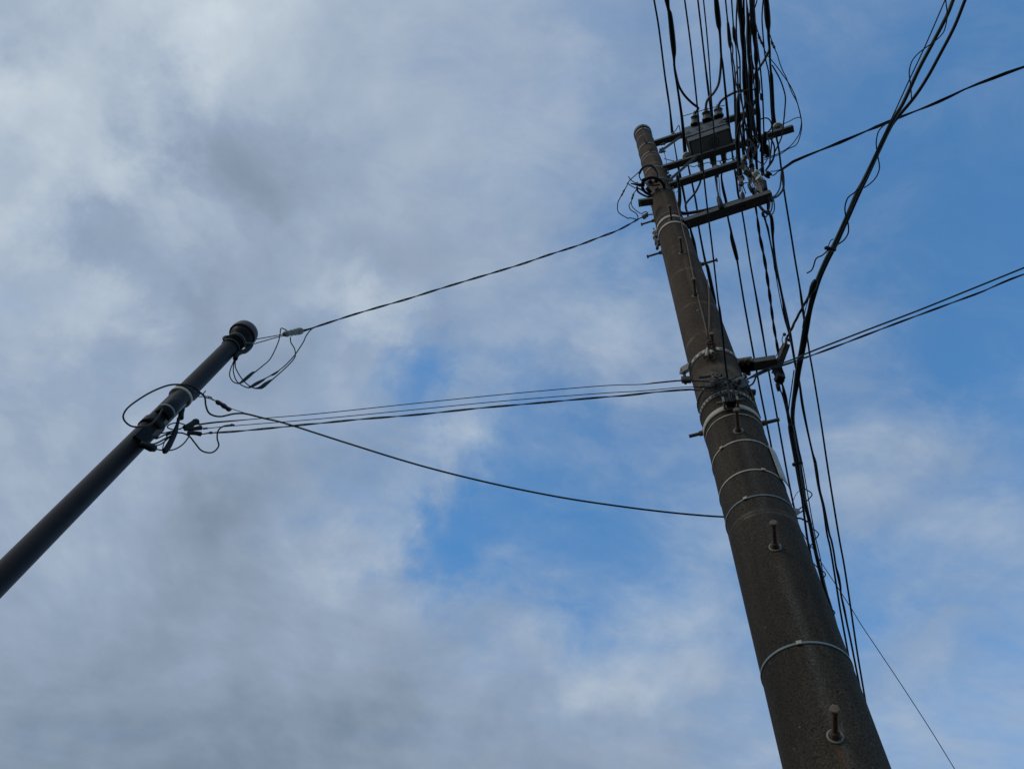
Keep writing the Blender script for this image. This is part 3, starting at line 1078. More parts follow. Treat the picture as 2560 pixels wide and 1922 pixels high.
# spade clamps on the lowest arm
for (xa, ya, xb, yb, wpx, lab) in ((1795, 492, 1805, 524, 13, 'flat dark spade clamp on the left half of the lowest arm'),
                                   (1856, 482, 1858, 518, 13, 'rounded dark spade clamp on the right half of the lowest arm')):
    a_, b_ = H(xa, ya, 7.32), H(xb, yb, 7.08)
    d = b_ - a_
    r_ = prad(a_, wpx)
    mb = MB()
    prof_ = [(0, .003), (d.length * .02, r_ * .55), (d.length * .25, r_ * .95), (d.length * .5, r_), (d.length, r_), (d.length, .003)]
    mb.lathe(a_, d, prof_, 8)
    tag(mb.build('spade_clamp', M_RUB), lab, 'clamp', 'clamps on the lowest arm')

# thick cable rising off the pole under the lowest arm
cable('power_cable', [(1693, 440), (1698, 470), (1699, 500, 8), (1697, 520, 8), (1700, 531, 8), (1712, 534, 7.5), (1740, 530, 7), (1770, 524, 7), (1800, 516, 7), (1830, 506, 6), (1850, 500, 6)], (7.9, 7.25), 7,
      'thick black cable leaving the pole and lying along the top of the lowest arm', 'power cable')

# ------------------------------------------------------------------ the dense bundle right of the switch box
GB = 'tangled drop cables right of the switch box'
B = [
 ([(1813.6, 0), (1818.5, 49), (1820, 62, 6), (1823.4, 97.6, 9), (1825, 115, 7), (1826.7, 125, 3.5), (1829, 152), (1832, 180), (1836, 236), (1837, 279), (1840, 340), (1842, 400), (1845, 450)], (9.0, 8.6), 3, 'first dark cable right of the box, with a spindle sleeve near the frame top'),
 ([(1823, 100), (1830, 110), (1832, 128), (1831, 143, 4), (1834, 158), (1837, 180), (1838, 230), (1841, 290), (1846, 340), (1850, 400)], (8.9, 8.4), 2.6, 'thin tail leaving the first spindle sleeve and joining the tangle'),
 ([(1828.8, 0), (1833, 60, 3.5), (1834, 72, 7), (1836, 95, 8), (1839.7, 118, 3), (1843, 174), (1846, 236), (1849, 300), (1856, 360)], (8.9, 8.6), 3, 'second dark cable right of the box, with a short spindle sleeve'),
 ([(1843, 0), (1841, 43), (1841, 87), (1844, 119), (1849.4, 152), (1850.5, 214), (1855, 258), (1860, 290), (1868, 340), (1872, 390)], (8.7, 8.5), 3, 'slim cable bowing left along the edge of the tangle'),
 ([(1848, 0), (1850.5, 32.5), (1855, 60, 13), (1856, 97.6, 10), (1857.6, 130, 6), (1860, 163, 9), (1860, 192.5, 9), (1862.5, 225, 10), (1865.7, 257.6, 9), (1870, 290, 8), (1873, 340, 7), (1876, 385, 9), (1878, 420, 8)], (8.6, 8.3), 10, 'fattest wrapped cable in the middle of the tangle'),
 ([(1859, 0), (1859.5, 32.5), (1860, 60, 6), (1858, 90, 4), (1861, 130), (1866, 170, 5), (1868, 210), (1872, 250), (1875, 300), (1880, 350), (1886, 400)], (8.6, 8.4), 4, 'cable crossing behind the fattest wrapped one from upper left'),
 ([(1865.7, 0, 3), (1869, 32.5, 5), (1870, 65, 8), (1869, 97.6, 7), (1871, 130, 5), (1874.4, 163, 8), (1875.5, 192.5, 10), (1876.6, 225, 9), (1877.6, 257.6, 9), (1881, 290, 7), (1886, 323, 5), (1889, 363, 8), (1891, 406.8, 6), (1893, 430, 5)], (8.5, 8.2), 5, 'wrapped cable with brown sheen, second from the right in the tangle'),
 ([(1874.4, 0), (1875.5, 27), (1872, 45.6), (1870, 80), (1873, 120), (1878, 170), (1881, 230), (1884, 290), (1893, 350)], (8.6, 8.4), 2.6, 'thin kinked wire between the two wrapped cables'),
 ([(1879.8, 0, 6), (1882, 32.5, 5), (1884, 54, 8), (1885, 72, 14), (1886, 88, 11), (1887, 103, 6), (1889.6, 125, 9), (1890.7, 146.5, 11), (1890.7, 168, 6), (1891.7, 192.5, 9), (1892.8, 225, 8), (1895, 257.6, 6), (1896.6, 290, 9), (1899, 340, 7), (1902.6, 352.5, 6), (1904.8, 385, 6), (1905.9, 417.6, 7), (1907, 440, 9)], (8.5, 8.2), 6, 'lumpy taped cable on the right edge of the tangle'),
 ([(1892.8, 0), (1889, 14), (1885, 27), (1882, 52), (1878, 80), (1877, 110), (1880, 150), (1886, 175)], (8.7, 8.5), 2.5, 'thin wire forking off at the top right of the tangle'),
 ([(1908, 0), (1905, 43), (1907, 81), (1909.7, 114), (1913.5, 146.5), (1920, 173.6), (1922, 187), (1925.4, 225), (1927.6, 268.5), (1930.8, 312), (1932, 340), (1929.7, 352.5), (1926.5, 385), (1923, 412), (1914.5, 426)], (8.7, 8.3), 2.6, 'thin wire running down beside the rightmost conductor'),
 ([(1852, 440), (1849, 420), (1843, 363, 7), (1844, 330, 12), (1845.5, 290, 10), (1845, 255, 9), (1846, 236, 4), (1848, 210, 3)], (8.2, 8.6), 8, 'stiff dark cable with a ribbed upper boot left of the tangle'),
 ([(1858, 290), (1858, 320, 6), (1860, 352.5, 6), (1859, 374, 5), (1864, 396, 3), (1868, 412, 3)], (8.5, 8.3), 5, 'short thick tail ending above the ribbed insulator'),
 ([(1930, 163), (1948, 194.7), (1958, 220.8), (1963.4, 244.6), (1962, 274), (1959, 306.5), (1954.7, 340), (1947, 360), (1936, 383), (1932, 398), (1915.6, 424)], (8.8, 8.3), 2.6, 'wide thin loop bulging right of the outer insulator'),
 ([(1884, 225), (1887, 222), (1890, 228), (1889, 245, 4), (1886, 258), (1882, 272)], (8.5, 8.4), 3, 'small dark hook on the right of the tangle'),
 ([(1925, 345), (1932, 356), (1936, 371), (1934, 396), (1924, 414), (1914, 427)], (8.5, 8.25), 3, 'short bowed wire under the outer end of the second arm'),
 ([(1871, 470), (1874, 440), (1869, 420), (1860, 400), (1855, 360), (1861, 330), (1872, 300), (1878, 270)], (8.1, 8.5), 2.6, 'brown-black wire climbing diagonally across the tangle'),
 ([(1850, 480), (1849, 440), (1846, 400), (1840, 360), (1846, 320), (1856, 290), (1862, 260), (1860, 230)], (8.0, 8.6), 3, 'wire weaving up the left side of the tangle'),
 ([(1877.6, 372), (1878.5, 350), (1884, 339.5), (1892.8, 337), (1899, 344), (1903, 356), (1900, 380)], (8.4, 8.3), 2.6, 'arched wire over the second arm inside the tangle'),
 ([(1862, 368), (1866, 380), (1870, 391), (1876, 400), (1884, 420)], (8.3, 8.2), 3, 'short slanting wire beside the brown disc insulator'),
 ([(1895, 372), (1898, 360), (1900, 340), (1897, 320), (1893, 306), (1899, 300), (1910, 296), (1920, 297), (1927, 305), (1929, 316), (1925, 325), (1915, 335), (1907, 345)], (8.6, 8.4), 2.4, 'small round loop by the end of the upper arm'),
]
for i, (C, h, wd, lab) in enumerate(B):
    C = [c if len(c) < 3 else (c[0], c[1], c[2] * .95) for c in C]
    cable('drop_cable', C, h, wd * 1.15, lab, 'cable', GB, extend=(14, 0) if C[0][1] == 0 else None)
rt = random.Random(21)
ORD = ['leftmost', 'second', 'third', 'fourth', 'fifth', 'sixth', 'seventh', 'eighth', 'ninth', 'tenth']
XS = sorted(rt.uniform(1846, 1898) for _ in range(9))
XL = sorted(rt.uniform(1866, 1915) for _ in range(10))
for i in range(9):
    x0 = XS[i]; x1 = x0 + rt.uniform(2, 26)
    C = []
    ph = rt.uniform(0, 6); am = rt.uniform(2, 6)
    y0 = 0 if i % 3 else rt.uniform(60, 200)
    y1 = rt.uniform(330, 445)
    kk = 9
    lump = rt.randrange(2, 7) if i % 2 else -1
    for k in range(kk):
        f = k / (kk - 1)
        xx = x0 + (x1 - x0) * f + am * math.sin(ph + f * rt.uniform(4.5, 5.5))
        wd_ = rt.uniform(2.2, 3.6)
        C.append((xx, y0 + (y1 - y0) * f, wd_ * (2.6 if k == lump else 1)))
    cable('drop_cable', C, (rt.uniform(8.4, 9.0), rt.uniform(8.1, 8.5)), 3, ORD[i] + (' from the left' if i else '') + ' of the nine cables woven deep in the tangle', 'cable', 'cables woven deep in the tangle', extend=(14, 0) if y0 == 0 else None)
for i in range(10):
    x0 = XL[i]; y0 = rt.uniform(330, 450)
    C = [(x0, y0), (x0 + rt.uniform(5, 14), y0 + rt.uniform(8, 25)), (x0 + rt.uniform(-8, 22), y0 + rt.uniform(25, 45)), (x0 + rt.uniform(-10, 16), y0 + rt.uniform(45, 70))]
    cable('slack_loop', C, (8.3, 7.6), 2.4, ORD[i] + (' from the left' if i else '') + ' of the ten short leads dangling at the arm ends', 'slack cable', 'short leads dangling at the arm ends')
# grey loops hanging in the tangle
cable('drop_cable', [(1850, 165), (1845, 172), (1839, 187), (1839.5, 205), (1845, 225), (1852, 250), (1860, 290), (1850, 330), (1846, 380)], (8.5, 8.3), 3, 'grey-brown wire bowing out of the left of the tangle', 'cable', GB, M_GREYC)
cable('drop_cable', [(1862.5, 240), (1865.7, 254), (1874.4, 260), (1884, 254), (1894, 241), (1899, 225), (1898, 203), (1894, 187), (1889, 160)], (8.35, 8.45), 3.2, 'grey-brown hanging loop low in the middle of the tangle', 'cable', GB, M_GREYC)
cable('drop_cable', [(1866, 0), (1867, 50), (1868, 100), (1869, 140), (1874, 180), (1878, 200), (1875, 215), (1870, 224), (1862, 228), (1850, 232)], (8.3, 8.4), 2.4, 'brown wire drawn straight down the front of the tangle', 'cable', GB, M_COPPER, extend=(14, 0))
# flat tag dangling from a wire
mb = MB()
P_ = [H(1900, 232, 8.4), H(1909, 238, 8.4), H(1905, 253, 8.4), H(1900, 250, 8.38)]
mb.add(P_ + [p + Vector((0, 0, .004)) for p in P_], [(0, 1, 2, 3), (7, 6, 5, 4), (0, 4, 5, 1), (1, 5, 6, 2), (2, 6, 7, 3), (3, 7, 4, 0)])
tag(mb.build('cable_tag', M_RUB), 'small dark flag-shaped tag sticking out right of the tangle', 'tag')
# dark closures
for (C, h, lab) in (([(1914, 330, 6), (1912, 350, 9), (1911, 375, 7), (1909, 390, 3)], 8.3, 'slender dark splice cover under the second arm'),
                    ([(1915.5, 362, 4), (1916, 366, 9), (1918, 380, 11), (1921, 392, 8)], 8.3, 'stubby dark splice cover hanging right of the slender one')):
    cable('splice_cover', C, h, 6, lab, 'splice cover', n=10)

# inline fuses with white barrels
def fuse(C, h, lab, wr, mode='H'):
    """C wire path, wr list of (x0,y0,x1,y1) barrels"""
    P_, R_ = cable_pts(C, h, 2.0, 6, mode)
    w0 = MB().tube(P_, R_, 6).build('fuse_lead', M_WIRE)
    tag(w0, lab, 'fuse lead', 'leads with inline fuses')
    for (x0, y0, x1, y1, wpx) in wr:
        hv = h if not hasattr(h, '__len__') else sum(h) / len(h) if mode == 'H' else h[0]
        a_ = H(x0, y0, h[0] if hasattr(h, '__len__') else h) if mode == 'H' else DD(x0, y0, h[0] if hasattr(h, '__len__') else h)
        b_ = H(x1, y1, h[0] if hasattr(h, '__len__') else h) if mode == 'H' else DD(x1, y1, h[0] if hasattr(h, '__len__') else h)
        d = b_ - a_; r_ = prad(a_, wpx)
        MB().lathe(a_ - d * .9, d, [(0, r_ * .3), (d.length * .6, r_ * .7), (d.length * .65, r_), (d.length * .9, r_ * 1.05), (d.length * .9, 0)], 12).build('fuse_boot', M_RUB, w0)
        MB().lathe(a_, d, [(0, 0), (0, r_ * .85), (d.length, r_ * .85), (d.length, 0)], 12).build('fuse_barrel', M_WHITE, w0)
        MB().lathe(b_, d, [(0, 0), (0, r_ * 1.05), (d.length * .2, r_), (d.length * .3, r_ * .6), (d.length * .9, r_ * .25)], 12).build('fuse_boot', M_RUB, w0)
    return w0


fuse([(1889, 62), (1892, 72), (1897, 86), (1902, 102), (1907, 116), (1916.7, 135.6), (1928, 150), (1939.5, 164), (1964.4, 198), (1975, 214), (1986, 236), (1994.8, 263), (2001, 290), (2003.5, 306.5), (2000, 328), (1994.8, 341.7), (1975, 366.6), (1948, 383), (1926.5, 391.6), (1909, 394.9)], 8.7,
     'looping lead with its white fuse barrel nearer the tangle', [(1899, 96, 1904, 107, 7)])
fuse([(1923, 82), (1926, 92), (1930.8, 106), (1934.6, 115), (1938, 126), (1942.7, 135.6), (1950, 160), (1958, 180), (1964.4, 192), (1972, 212), (1980.7, 233.8), (1993.7, 259.8), (2003.5, 301), (2002.4, 331), (1991.6, 361), (1969.9, 373), (1948, 387), (1910, 400)], 8.8,
     'looping lead with its white fuse barrel right of the thick conductor sleeve', [(1931, 110, 1935, 118, 7)])
cable('tie_wire', [(2002, 295), (1996, 294), (1986, 297), (1975, 303), (1960, 309.7), (1949, 314), (1935, 321), (1925, 326)], 8.7, 1.8, 'thin wire arching from the right loop to the outer insulator', 'tie wire', m=M_WIRE)
cable('tie_wire', [(1707, 291), (1740, 281), (1775, 271), (1812, 264)], 9.75, 1.6, 'thin wire stretched above the switch box between two conductors', 'tie wire', m=M_WIRE)
cable('tie_wire', [(1677, 341), (1690, 325), (1697, 314), (1700, 326), (1702, 338)], 10.6, 1.8, 'bent tie wire standing up over the upper left arm', 'tie wire', m=M_WIRE)
cable('tie_wire', [(1659, 376), (1664, 396), (1668, 415), (1676, 450)], (9.9, 8.8), 1.3, 'fine wire hanging between the first and second arms', 'tie wire', m=M_WIRE)
cable('tie_wire', [(1660, 397), (1675, 401), (1693, 405)], (9.6, 9.5), 1.6, 'short level wire from the pole to the leftmost conductor', 'tie wire', m=M_WIRE)
cable('tie_wire', [(1724, 415), (1735, 417), (1750, 412), (1780, 405), (1810, 402), (1830, 396), (1836, 391)], 9.0, 1.8, 'thin wire strung beneath the lower bushings', 'tie wire', m=M_WIRE)
cable('tie_wire', [(1690, 482), (1697, 477), (1704, 472)], 8.0, 1.4, 'stub of wire beside the pole below the third arm', 'tie wire', m=M_WIRE)
cable('jumper', [(1800, 405), (1806, 414), (1815, 417), (1830, 420), (1840, 430, 3), (1846, 441, 4), (1853, 446, 4)], (8.9, 8.2), 2.6, 'grey-black jumper sagging from the right lower bushing to the hanging clamp', 'jumper cable', G2)
cable('jumper', [(1814, 416), (1822, 414), (1832, 404), (1840, 394)], 8.9, 2.2, 'little jumper curving up right of the lower bushings', 'jumper cable', G2)

# ---- equipment at the end of the third arm
eq = empty('arm_end_fitting', H(1890, 440, 8.1), 'slanting steel fitting with porcelain at the right end of the third arm', 'fitting')
mb = MB().beam(H(1851, 408, 8.35), H(1915, 487, 7.35), .045, .045)
mb.build('strut', M_DGAL, eq)
for (xa, ya, xb, yb) in ((1853, 414, 1860, 419), (1861, 428, 1874, 437), (1896, 474, 1906, 484)):
    MB().beam(H(xa, ya, 7.9), H(xb, yb, 7.88), .052, .05).build('pale_plate', M_GAL, eq)


def ribbed(xa, ya, xb, yb, h, wpx, ribs, m, par, nm='ribbed_insulator'):
    a_ = H(xa, ya, h); b_ = H(xb, yb, h)
    d = b_ - a_; L = d.length; r_ = prad(a_, wpx)
    pr = [(0, 0)]
    for k in range(ribs):
        pr += [(L * k / ribs, r_ * .6), (L * (k + .35) / ribs, r_), (L * (k + .6) / ribs, r_), (L * (k + .95) / ribs, r_ * .6)]
    pr.append((L, 0))
    return MB().lathe(a_, d, pr, 20).build(nm, m, par)


ribbed(1858, 405, 1867, 388, 7.9, 15, 2, M_BROWNP, eq)
ribbed(1884, 440, 1896, 427, 7.6, 18, 2, M_PORC, eq)
ribbed(1894, 442, 1911, 460, 7.55, 18, 4, M_PORC, eq)
ribbed(1915, 444, 1925, 430, 7.6, 19, 2, M_RUB, eq, 'dark_disc')
MB().cyl(H(1909, 455, 7.5), H(1914, 482, 7.35), prad(H(1911, 466, 7.45), 13)).build('black_tube', M_RUB, eq)
MB().cyl(H(1880, 425, 7.8), H(1889, 436, 7.7), prad(H(1884, 430, 8.1), 13)).build('dark_barrel', M_RUB, eq)
MB().cyl(H(1872, 462, 7.6), H(1880, 480, 7.5), prad(H(1875, 470, 7.8), 8)).build('dark_barrel', M_RUB, eq)
for k in range(5):
    x0 = 1868 + k * 4
    P_, R_ = cable_pts([(x0 - 2, 434 + 2 * k), (x0 + 4, 452), (x0 + 9 + random.uniform(-3, 3), 465), (1884 + k * 2, 478), (1886 + k, 492)], (8.0, 7.3), 1.9)
    MB().tube(P_, R_, 6).build('lead_wire', M_GREYC if k % 2 else M_RUB, eq)
hc = empty('hanging_clamp', H(1853, 455, 8.0), 'chain clamp hanging between the tangle and the lowest arm', 'clamp')
MB().lathe(H(1853, 444, 8.1), H(1853, 450, 8.05) - H(1853, 444, 8.1), [(0, 0), (.0, .03), (.03, .035), (.05, .02), (.055, 0)], 12).build('clamp_body', M_DGAL, hc)
for dx in (-2.5, 2.5):
    MB().cyl(H(1853 + dx, 447, 8.0), H(1853.5 + dx, 462, 7.8), .007).build('link', M_GAL, hc)
MB().lathe(H(1853, 461, 7.85), (0, 0, 1), [(-.022, 0), (-.02, .018), (0, .028), (.02, .018), (.022, 0)], 12).build('ball_joint', M_RUST, hc)
MB().cyl(H(1854, 468, 7.75), H(1856, 482, 7.4), .006).build('link', M_GAL, hc)

# ---- cables below the lowest arm
GC = 'cables running on below the lowest arm'
cable('power_cable', [(1880, 470), (1886, 495), (1889.5, 520, 4.5), (1893, 543, 5), (1899, 588.5, 6.5), (1906.6, 624.7, 6.5), (1914, 666, 6.5), (1923, 729.5, 6.5), (1930, 783, 6), (1935, 819.6), (1941, 853), (1944.6, 874.6, 6), (1948, 905, 6)], (7.3, 7.0), 6,
      'twisted cable from the lowest arm to the fork of the side bracket', 'power cable', GC, twist=(2, .35))
cable('power_cable', [(1919, 505, 5), (1921, 530, 6), (1928, 543, 7), (1931, 570, 8), (1932, 596, 5), (1937, 643, 5), (1942.7, 679, 5), (1953.6, 733, 5), (1964, 780, 5.5), (1974, 827, 5.5), (1980, 863, 5.5), (1988.8, 913.6, 5), (1997.5, 950, 4.5), (2006, 1012, 6), (2019, 1077.5, 4.5), (2031, 1131, 4.5), (2038, 1158, 7), (2043, 1195, 6), (2048, 1223, 5.5), (2058, 1266, 5), (2067, 1331.5, 4.2), (2075.8, 1370.6), (2088.8, 1450), (2099, 1515), (2106.9, 1560), (2118, 1621), (2130, 1690)],
      (7.3, 7.3), 4.2, 'cable from the end of the lowest arm passing behind the big crossing bundle', 'power cable', GC, extend=(0, 25))
cable('power_cable', [(2038, 1158, 4), (2042, 1175, 5), (2049, 1223, 4.5), (2060, 1266), (2072.7, 1331.5), (2078, 1349), (2084, 1378), (2089.5, 1414), (2095.5, 1438.7, 6), (2100.5, 1464.7, 5), (2102.5, 1486), (2110.5, 1522.6, 5), (2118, 1560), (2127, 1602), (2142.7, 1683), (2152, 1730)],
      7.25, 4.2, 'wavy cable lashed alongside, parting from its neighbour beside the lower pole', 'power cable', GC, extend=(0, 25))
cable('power_cable', [(1906.6, 534, 3), (1913, 552), (1919, 570, 5), (1924.7, 597.5, 3), (1929, 618, 2.4), (1933.7, 639, 4), (1937, 660, 6), (1939, 673.5, 6), (1945, 696, 4), (1950, 715, 5), (1957, 755, 4), (1963, 795, 6), (1970, 825, 3.5), (1978, 862, 3)],
      7.2, 3.2, 'knotted thinner cable lashed left of the arm-end cable', 'power cable', GC)
cable('power_cable', [(1904, 520, 2), (1914, 548), (1921, 586), (1930, 630), (1940, 690, 2), (1948, 735), (1958, 785, 2), (1966, 812, 2)], 7.15, 2.0, 'fine messenger wire beside the knotted cable', 'wire', GC, M_WIRE)
GT = 'slack loops under the end of the lowest arm'
cable('slack_loop', [(1886, 470), (1883, 488), (1888.5, 500), (1897, 516), (1909, 530), (1922, 537), (1930, 536), (1935.5, 525), (1935, 505), (1930, 490)], (7.6, 7.0), 2.6, 'outermost slack loop under the arm end', 'slack cable', GT)
cable('slack_loop', [(1882, 478), (1886, 492), (1896, 510), (1908, 526), (1918, 532), (1926, 530), (1930, 518), (1930, 500), (1926, 488)], (7.6, 7.02), 3, 'middle slack loop under the arm end', 'slack cable', GT)
cable('slack_loop', [(1884, 482), (1892, 500), (1903, 518), (1914, 528), (1922, 524), (1924, 508), (1922, 492)], (7.5, 7.04), 3.4, 'innermost slack loop under the arm end', 'slack cable', GT)
cable('slack_loop', [(1908, 528), (1905, 534), (1907, 541), (1913, 543), (1918, 538), (1916, 531), (1909, 528)], 7.0, 3, 'tiny ring of cable below the slack loops', 'slack cable', GT)
cable('slack_loop', [(1955, 425), (1952.5, 439), (1952, 455), (1949, 472), (1941, 486), (1932, 493.6), (1926, 498)], (7.6, 7.15), 3, 'thin bow of cable curling back to the lowest arm end from the junction', 'slack cable', GT)
cable('slack_loop', [(1956, 425), (1959, 450), (1958, 472), (1948, 487), (1938, 494), (1928, 498)], (7.6, 7.15), 4.4, 'thick bow of cable curling back to the lowest arm end from the junction', 'slack cable', GT)

# cable going off to the upper right
cable('power_cable', [(2560, 168, 10), (2530, 178, 8), (2491.6, 192.6, 7.5), (2470, 201, 6.5), (2421, 219.7, 6.5), (2360, 249), (2322, 265, 8), (2318, 267, 6), (2244.8, 295.6), (2183, 321, 8), (2178, 323, 6), (2120, 348), (2079, 365, 8), (2074, 367, 5.8), (2026, 386, 7), (2022, 388, 5.6), (1998, 397), (1980, 406), (1965, 415), (1956, 423, 6)],
      7.6, 6, 'single thick cable leading away to the upper right corner', 'power cable', extend=(25, 0), twist=(2, .9))
cable('tie_wire', [(1956, 423), (1945, 426), (1936, 428.5), (1926.5, 428.5)], 7.6, 2, 'upper strain wire from the junction to the dark disc', 'tie wire', m=M_WIRE)
cable('tie_wire', [(1956, 424), (1944, 430), (1938, 436), (1931, 440)], 7.6, 2.4, 'lower strain wire from the junction to the dark disc', 'tie wire', m=M_WIRE)

# ------------------------------------------------------------------ big bundle crossing from the top right
GX = 'lashed telecom cables sweeping from the top right corner'
hX = 4.6
cable('telecom_cable', [(2383, 0), (2366.8, 40.7), (2331.6, 108.5), (2296, 176), (2258, 257.7), (2231, 302), (2198.7, 370), (2160.7, 447.5), (2142, 482), (2116, 543), (2087, 606.6), (2066, 646), (2047.6, 688), (2033, 728), (2022, 780), (2013, 809.5), (2003, 870), (1993, 925), (1986.5, 980), (1981, 1030), (1983, 1063), (1985, 1085)],
      [hX + .5 - .5 * min(1, i / 13) for i in range(22)], 8, 'thickest telecom cable, its left side leading, sweeping from the top right', 'telecom cable', GX, M_RING, extend=(15, 0))
cable('telecom_cable', [(2413, 0), (2385.8, 67.8), (2350.6, 135.6), (2318, 195), (2285.5, 244), (2244.8, 293), (2225.8, 320), (2198.7, 376), (2166, 447), (2148, 484), (2121, 545), (2092, 609), (2070, 652), (2052, 692), (2040, 728), (2027, 775), (2018, 826.8), (2010.5, 870), (2000, 921), (1993, 965), (1986, 1000.8), (1982.5, 1040), (1984, 1070), (1988, 1090)],
      [hX + .6 - .6 * min(1, i / 14) for i in range(24)], 7, 'second telecom cable, bowing right of the thickest one near the top', 'telecom cable', GX, extend=(15, 0))
cable('telecom_cable', [(2361, 5), (2312.6, 116.6), (2272, 203), (2231, 293), (2200, 358), (2165, 437), (2138, 490), (2120, 545), (2107, 575), (2090, 612), (2080, 633.7), (2062, 675), (2046, 706), (2034, 722)],
      hX + .1, 2.6, 'straight steel messenger wire along the telecom cables', 'messenger wire', GX, M_WIRE, extend=(15, 0))
cable('telecom_cable', [(2364, 0), (2368, 40.7), (2361, 76), (2350, 92), (2334, 106), (2307, 125), (2290, 140), (2278, 158), (2273, 184), (2277, 217), (2278.7, 250)], hX + .3, 2.4, 'thin wire winding in two loose waves near the top right corner', 'wire', GX, M_WIRE)
cable('telecom_cable', [(2222, 306), (2205, 318), (2194.6, 333.6), (2190.5, 360.7), (2194.6, 390.6), (2198.7, 417.7), (2194, 436), (2185, 450), (2172, 462), (2160, 470)], hX + .15, 2.6, 'thin drooping loop just under the crossing with the thick cable', 'wire', GX, M_WIRE)
cable('telecom_cable', [(2145, 472), (2136, 482), (2120, 494.5), (2112.7, 516), (2113.6, 536), (2120, 557.8), (2120.9, 581), (2111, 599), (2098, 609), (2087, 615.6), (2075, 625)], hX, 3, 'long wavy wire wrapped once round the middle of the telecom cables', 'wire', GX, M_WIRE)
cable('telecom_cable', [(2086, 618), (2076, 600), (2072, 622), (2067.5, 628), (2054.9, 639), (2045, 643), (2038.6, 650), (2033, 668), (2027.7, 677), (2016.9, 683.4)][2:], hX, 3, 'cut pigtail of wire curling down left of the telecom cables', 'wire', GX, M_WIRE)
cable('telecom_cable', [(2084, 597), (2076, 603), (2071, 616), (2071, 622)], hX, 2, 'tiny handle-shaped wire by the two round grommets', 'wire', GX, M_WIRE)
gr = empty('cable_clamp', H(2075, 622, hX), 'pair of dark round grommets clamped on the telecom cables', 'clamp')
for (x, y, r_) in ((2066, 620, 11), (2086, 625, 10)):
    c = H(x, y, hX)
    rr = prad(c, r_)
    MB().lathe(c, (0, 0, 1), [(-rr, 0), (-rr * .8, rr * .6), (0, rr), (rr * .8, rr * .6), (rr, 0)], 14).build('grommet', M_RUB, gr)
MB().cyl(H(2066, 620, hX), H(2086, 625, hX), .012).build('bridge', M_RUB, gr)
lk = empty('lashing_clamp', H(2034, 716, hX), 'tape-wrapped lashing point where the messenger splits from the telecom cables', 'clamp')
P_, R_ = cable_pts([(2040, 700, 9), (2036, 709, 13), (2031, 722, 13), (2026, 732, 8), (2021, 744, 5)], hX - .02, 10)
MB().tube(P_, R_, 10).build('tape_wrap', M_RUB, lk)
for (x, y) in ((2043, 712), (2041, 721)):
    MB().cyl(H(x, y, hX), H(x + 4, y + 1, hX), .004).build('tie_end', M_RUB, lk)
cable('telecom_cable', [(2028, 730), (2022, 741), (2004.7, 772), (1987, 805), (1978, 824), (1972.9, 832.6, 4), (1968, 842, 5)], (hX, 4.42), 5.5, 'twisted messenger dead-ended on the fork of the side bracket', 'messenger wire', GX, twist=(3, .18))
cable('telecom_cable', [(2022, 745), (2015, 768), (2012, 782), (2006, 820)], hX, 1.8, 'fine wire between the messenger and the falling cables', 'wire', GX, M_WIRE)
# fork-end shackle
fe = empty('shackle', H(1965, 842, 4.4), 'small knobbed shackle at the tip of the bracket fork', 'shackle')
for (x, y, wpx) in ((1961, 836, 9), (1967, 845, 7), (1973, 850, 9)):
    c = H(x, y, 4.42); rr = prad(c, wpx)
    MB().lathe(c, (0, 0, 1), [(-rr, 0), (-rr * .7, rr * .8), (0, rr), (rr * .7, rr * .8), (rr, 0)], 12).build('knob', M_DGAL, fe)
MB().cyl(H(1964, 868, 4.4), H(1966, 845, 4.42), .008).build('pin', M_RUSTH, fe)
cable('tie_wire', [(1958, 838), (1955, 850), (1957, 860), (1950, 872), (1943, 886), (1937, 893)], 4.38, 1.8, 'thin wire hugging the left of the bracket fork', 'tie wire', m=M_WIRE)

cable('telecom_cable', [(1945, 930, 4), (1951, 945, 6), (1957, 965, 6), (1961, 985, 7), (1967, 1012, 7), (1971, 1041, 6.5), (1975.8, 1062, 8), (1979, 1078, 8)], (4.3, 4.15), 6, 'wrapped cable falling from the bracket plate into the bundle', 'telecom cable', GX, twist=(2, .3))
cable('telecom_cable', [(1942, 935), (1945, 950), (1947, 968), (1955, 985), (1962, 1010), (1970, 1045)], (4.3, 4.15), 3, 'thin companion wire beside the cable falling from the bracket plate', 'wire', GX)
cable('telecom_cable', [(1985, 925), (1983, 940), (1977, 983), (1973.6, 1005), (1971.4, 1029.7), (1973, 1045)], 4.15, 2.4, 'outermost thin wire left of the falling bundle', 'wire', GX, M_RING)
cb_ = empty('terminal_clamp', H(1950, 946, 4.25), 'dark two-block terminal clamp below the bracket plate', 'clamp')
for (x0, y0, x1, y1, w1) in ((1940, 943, 1958, 948, .05), (1942, 948, 1957, 953, .035), (1941, 969, 1950, 967, .035)):
    MB().beam(H(x0, y0, 4.25), H(x1, y1, 4.25), w1, .04).build('block', M_RUB, cb_)
for x in (1943, 1947):
    MB().cyl(H(x, 935, 4.27), H(x + 1, 966, 4.22), .006).build('stud', M_GAL, cb_)

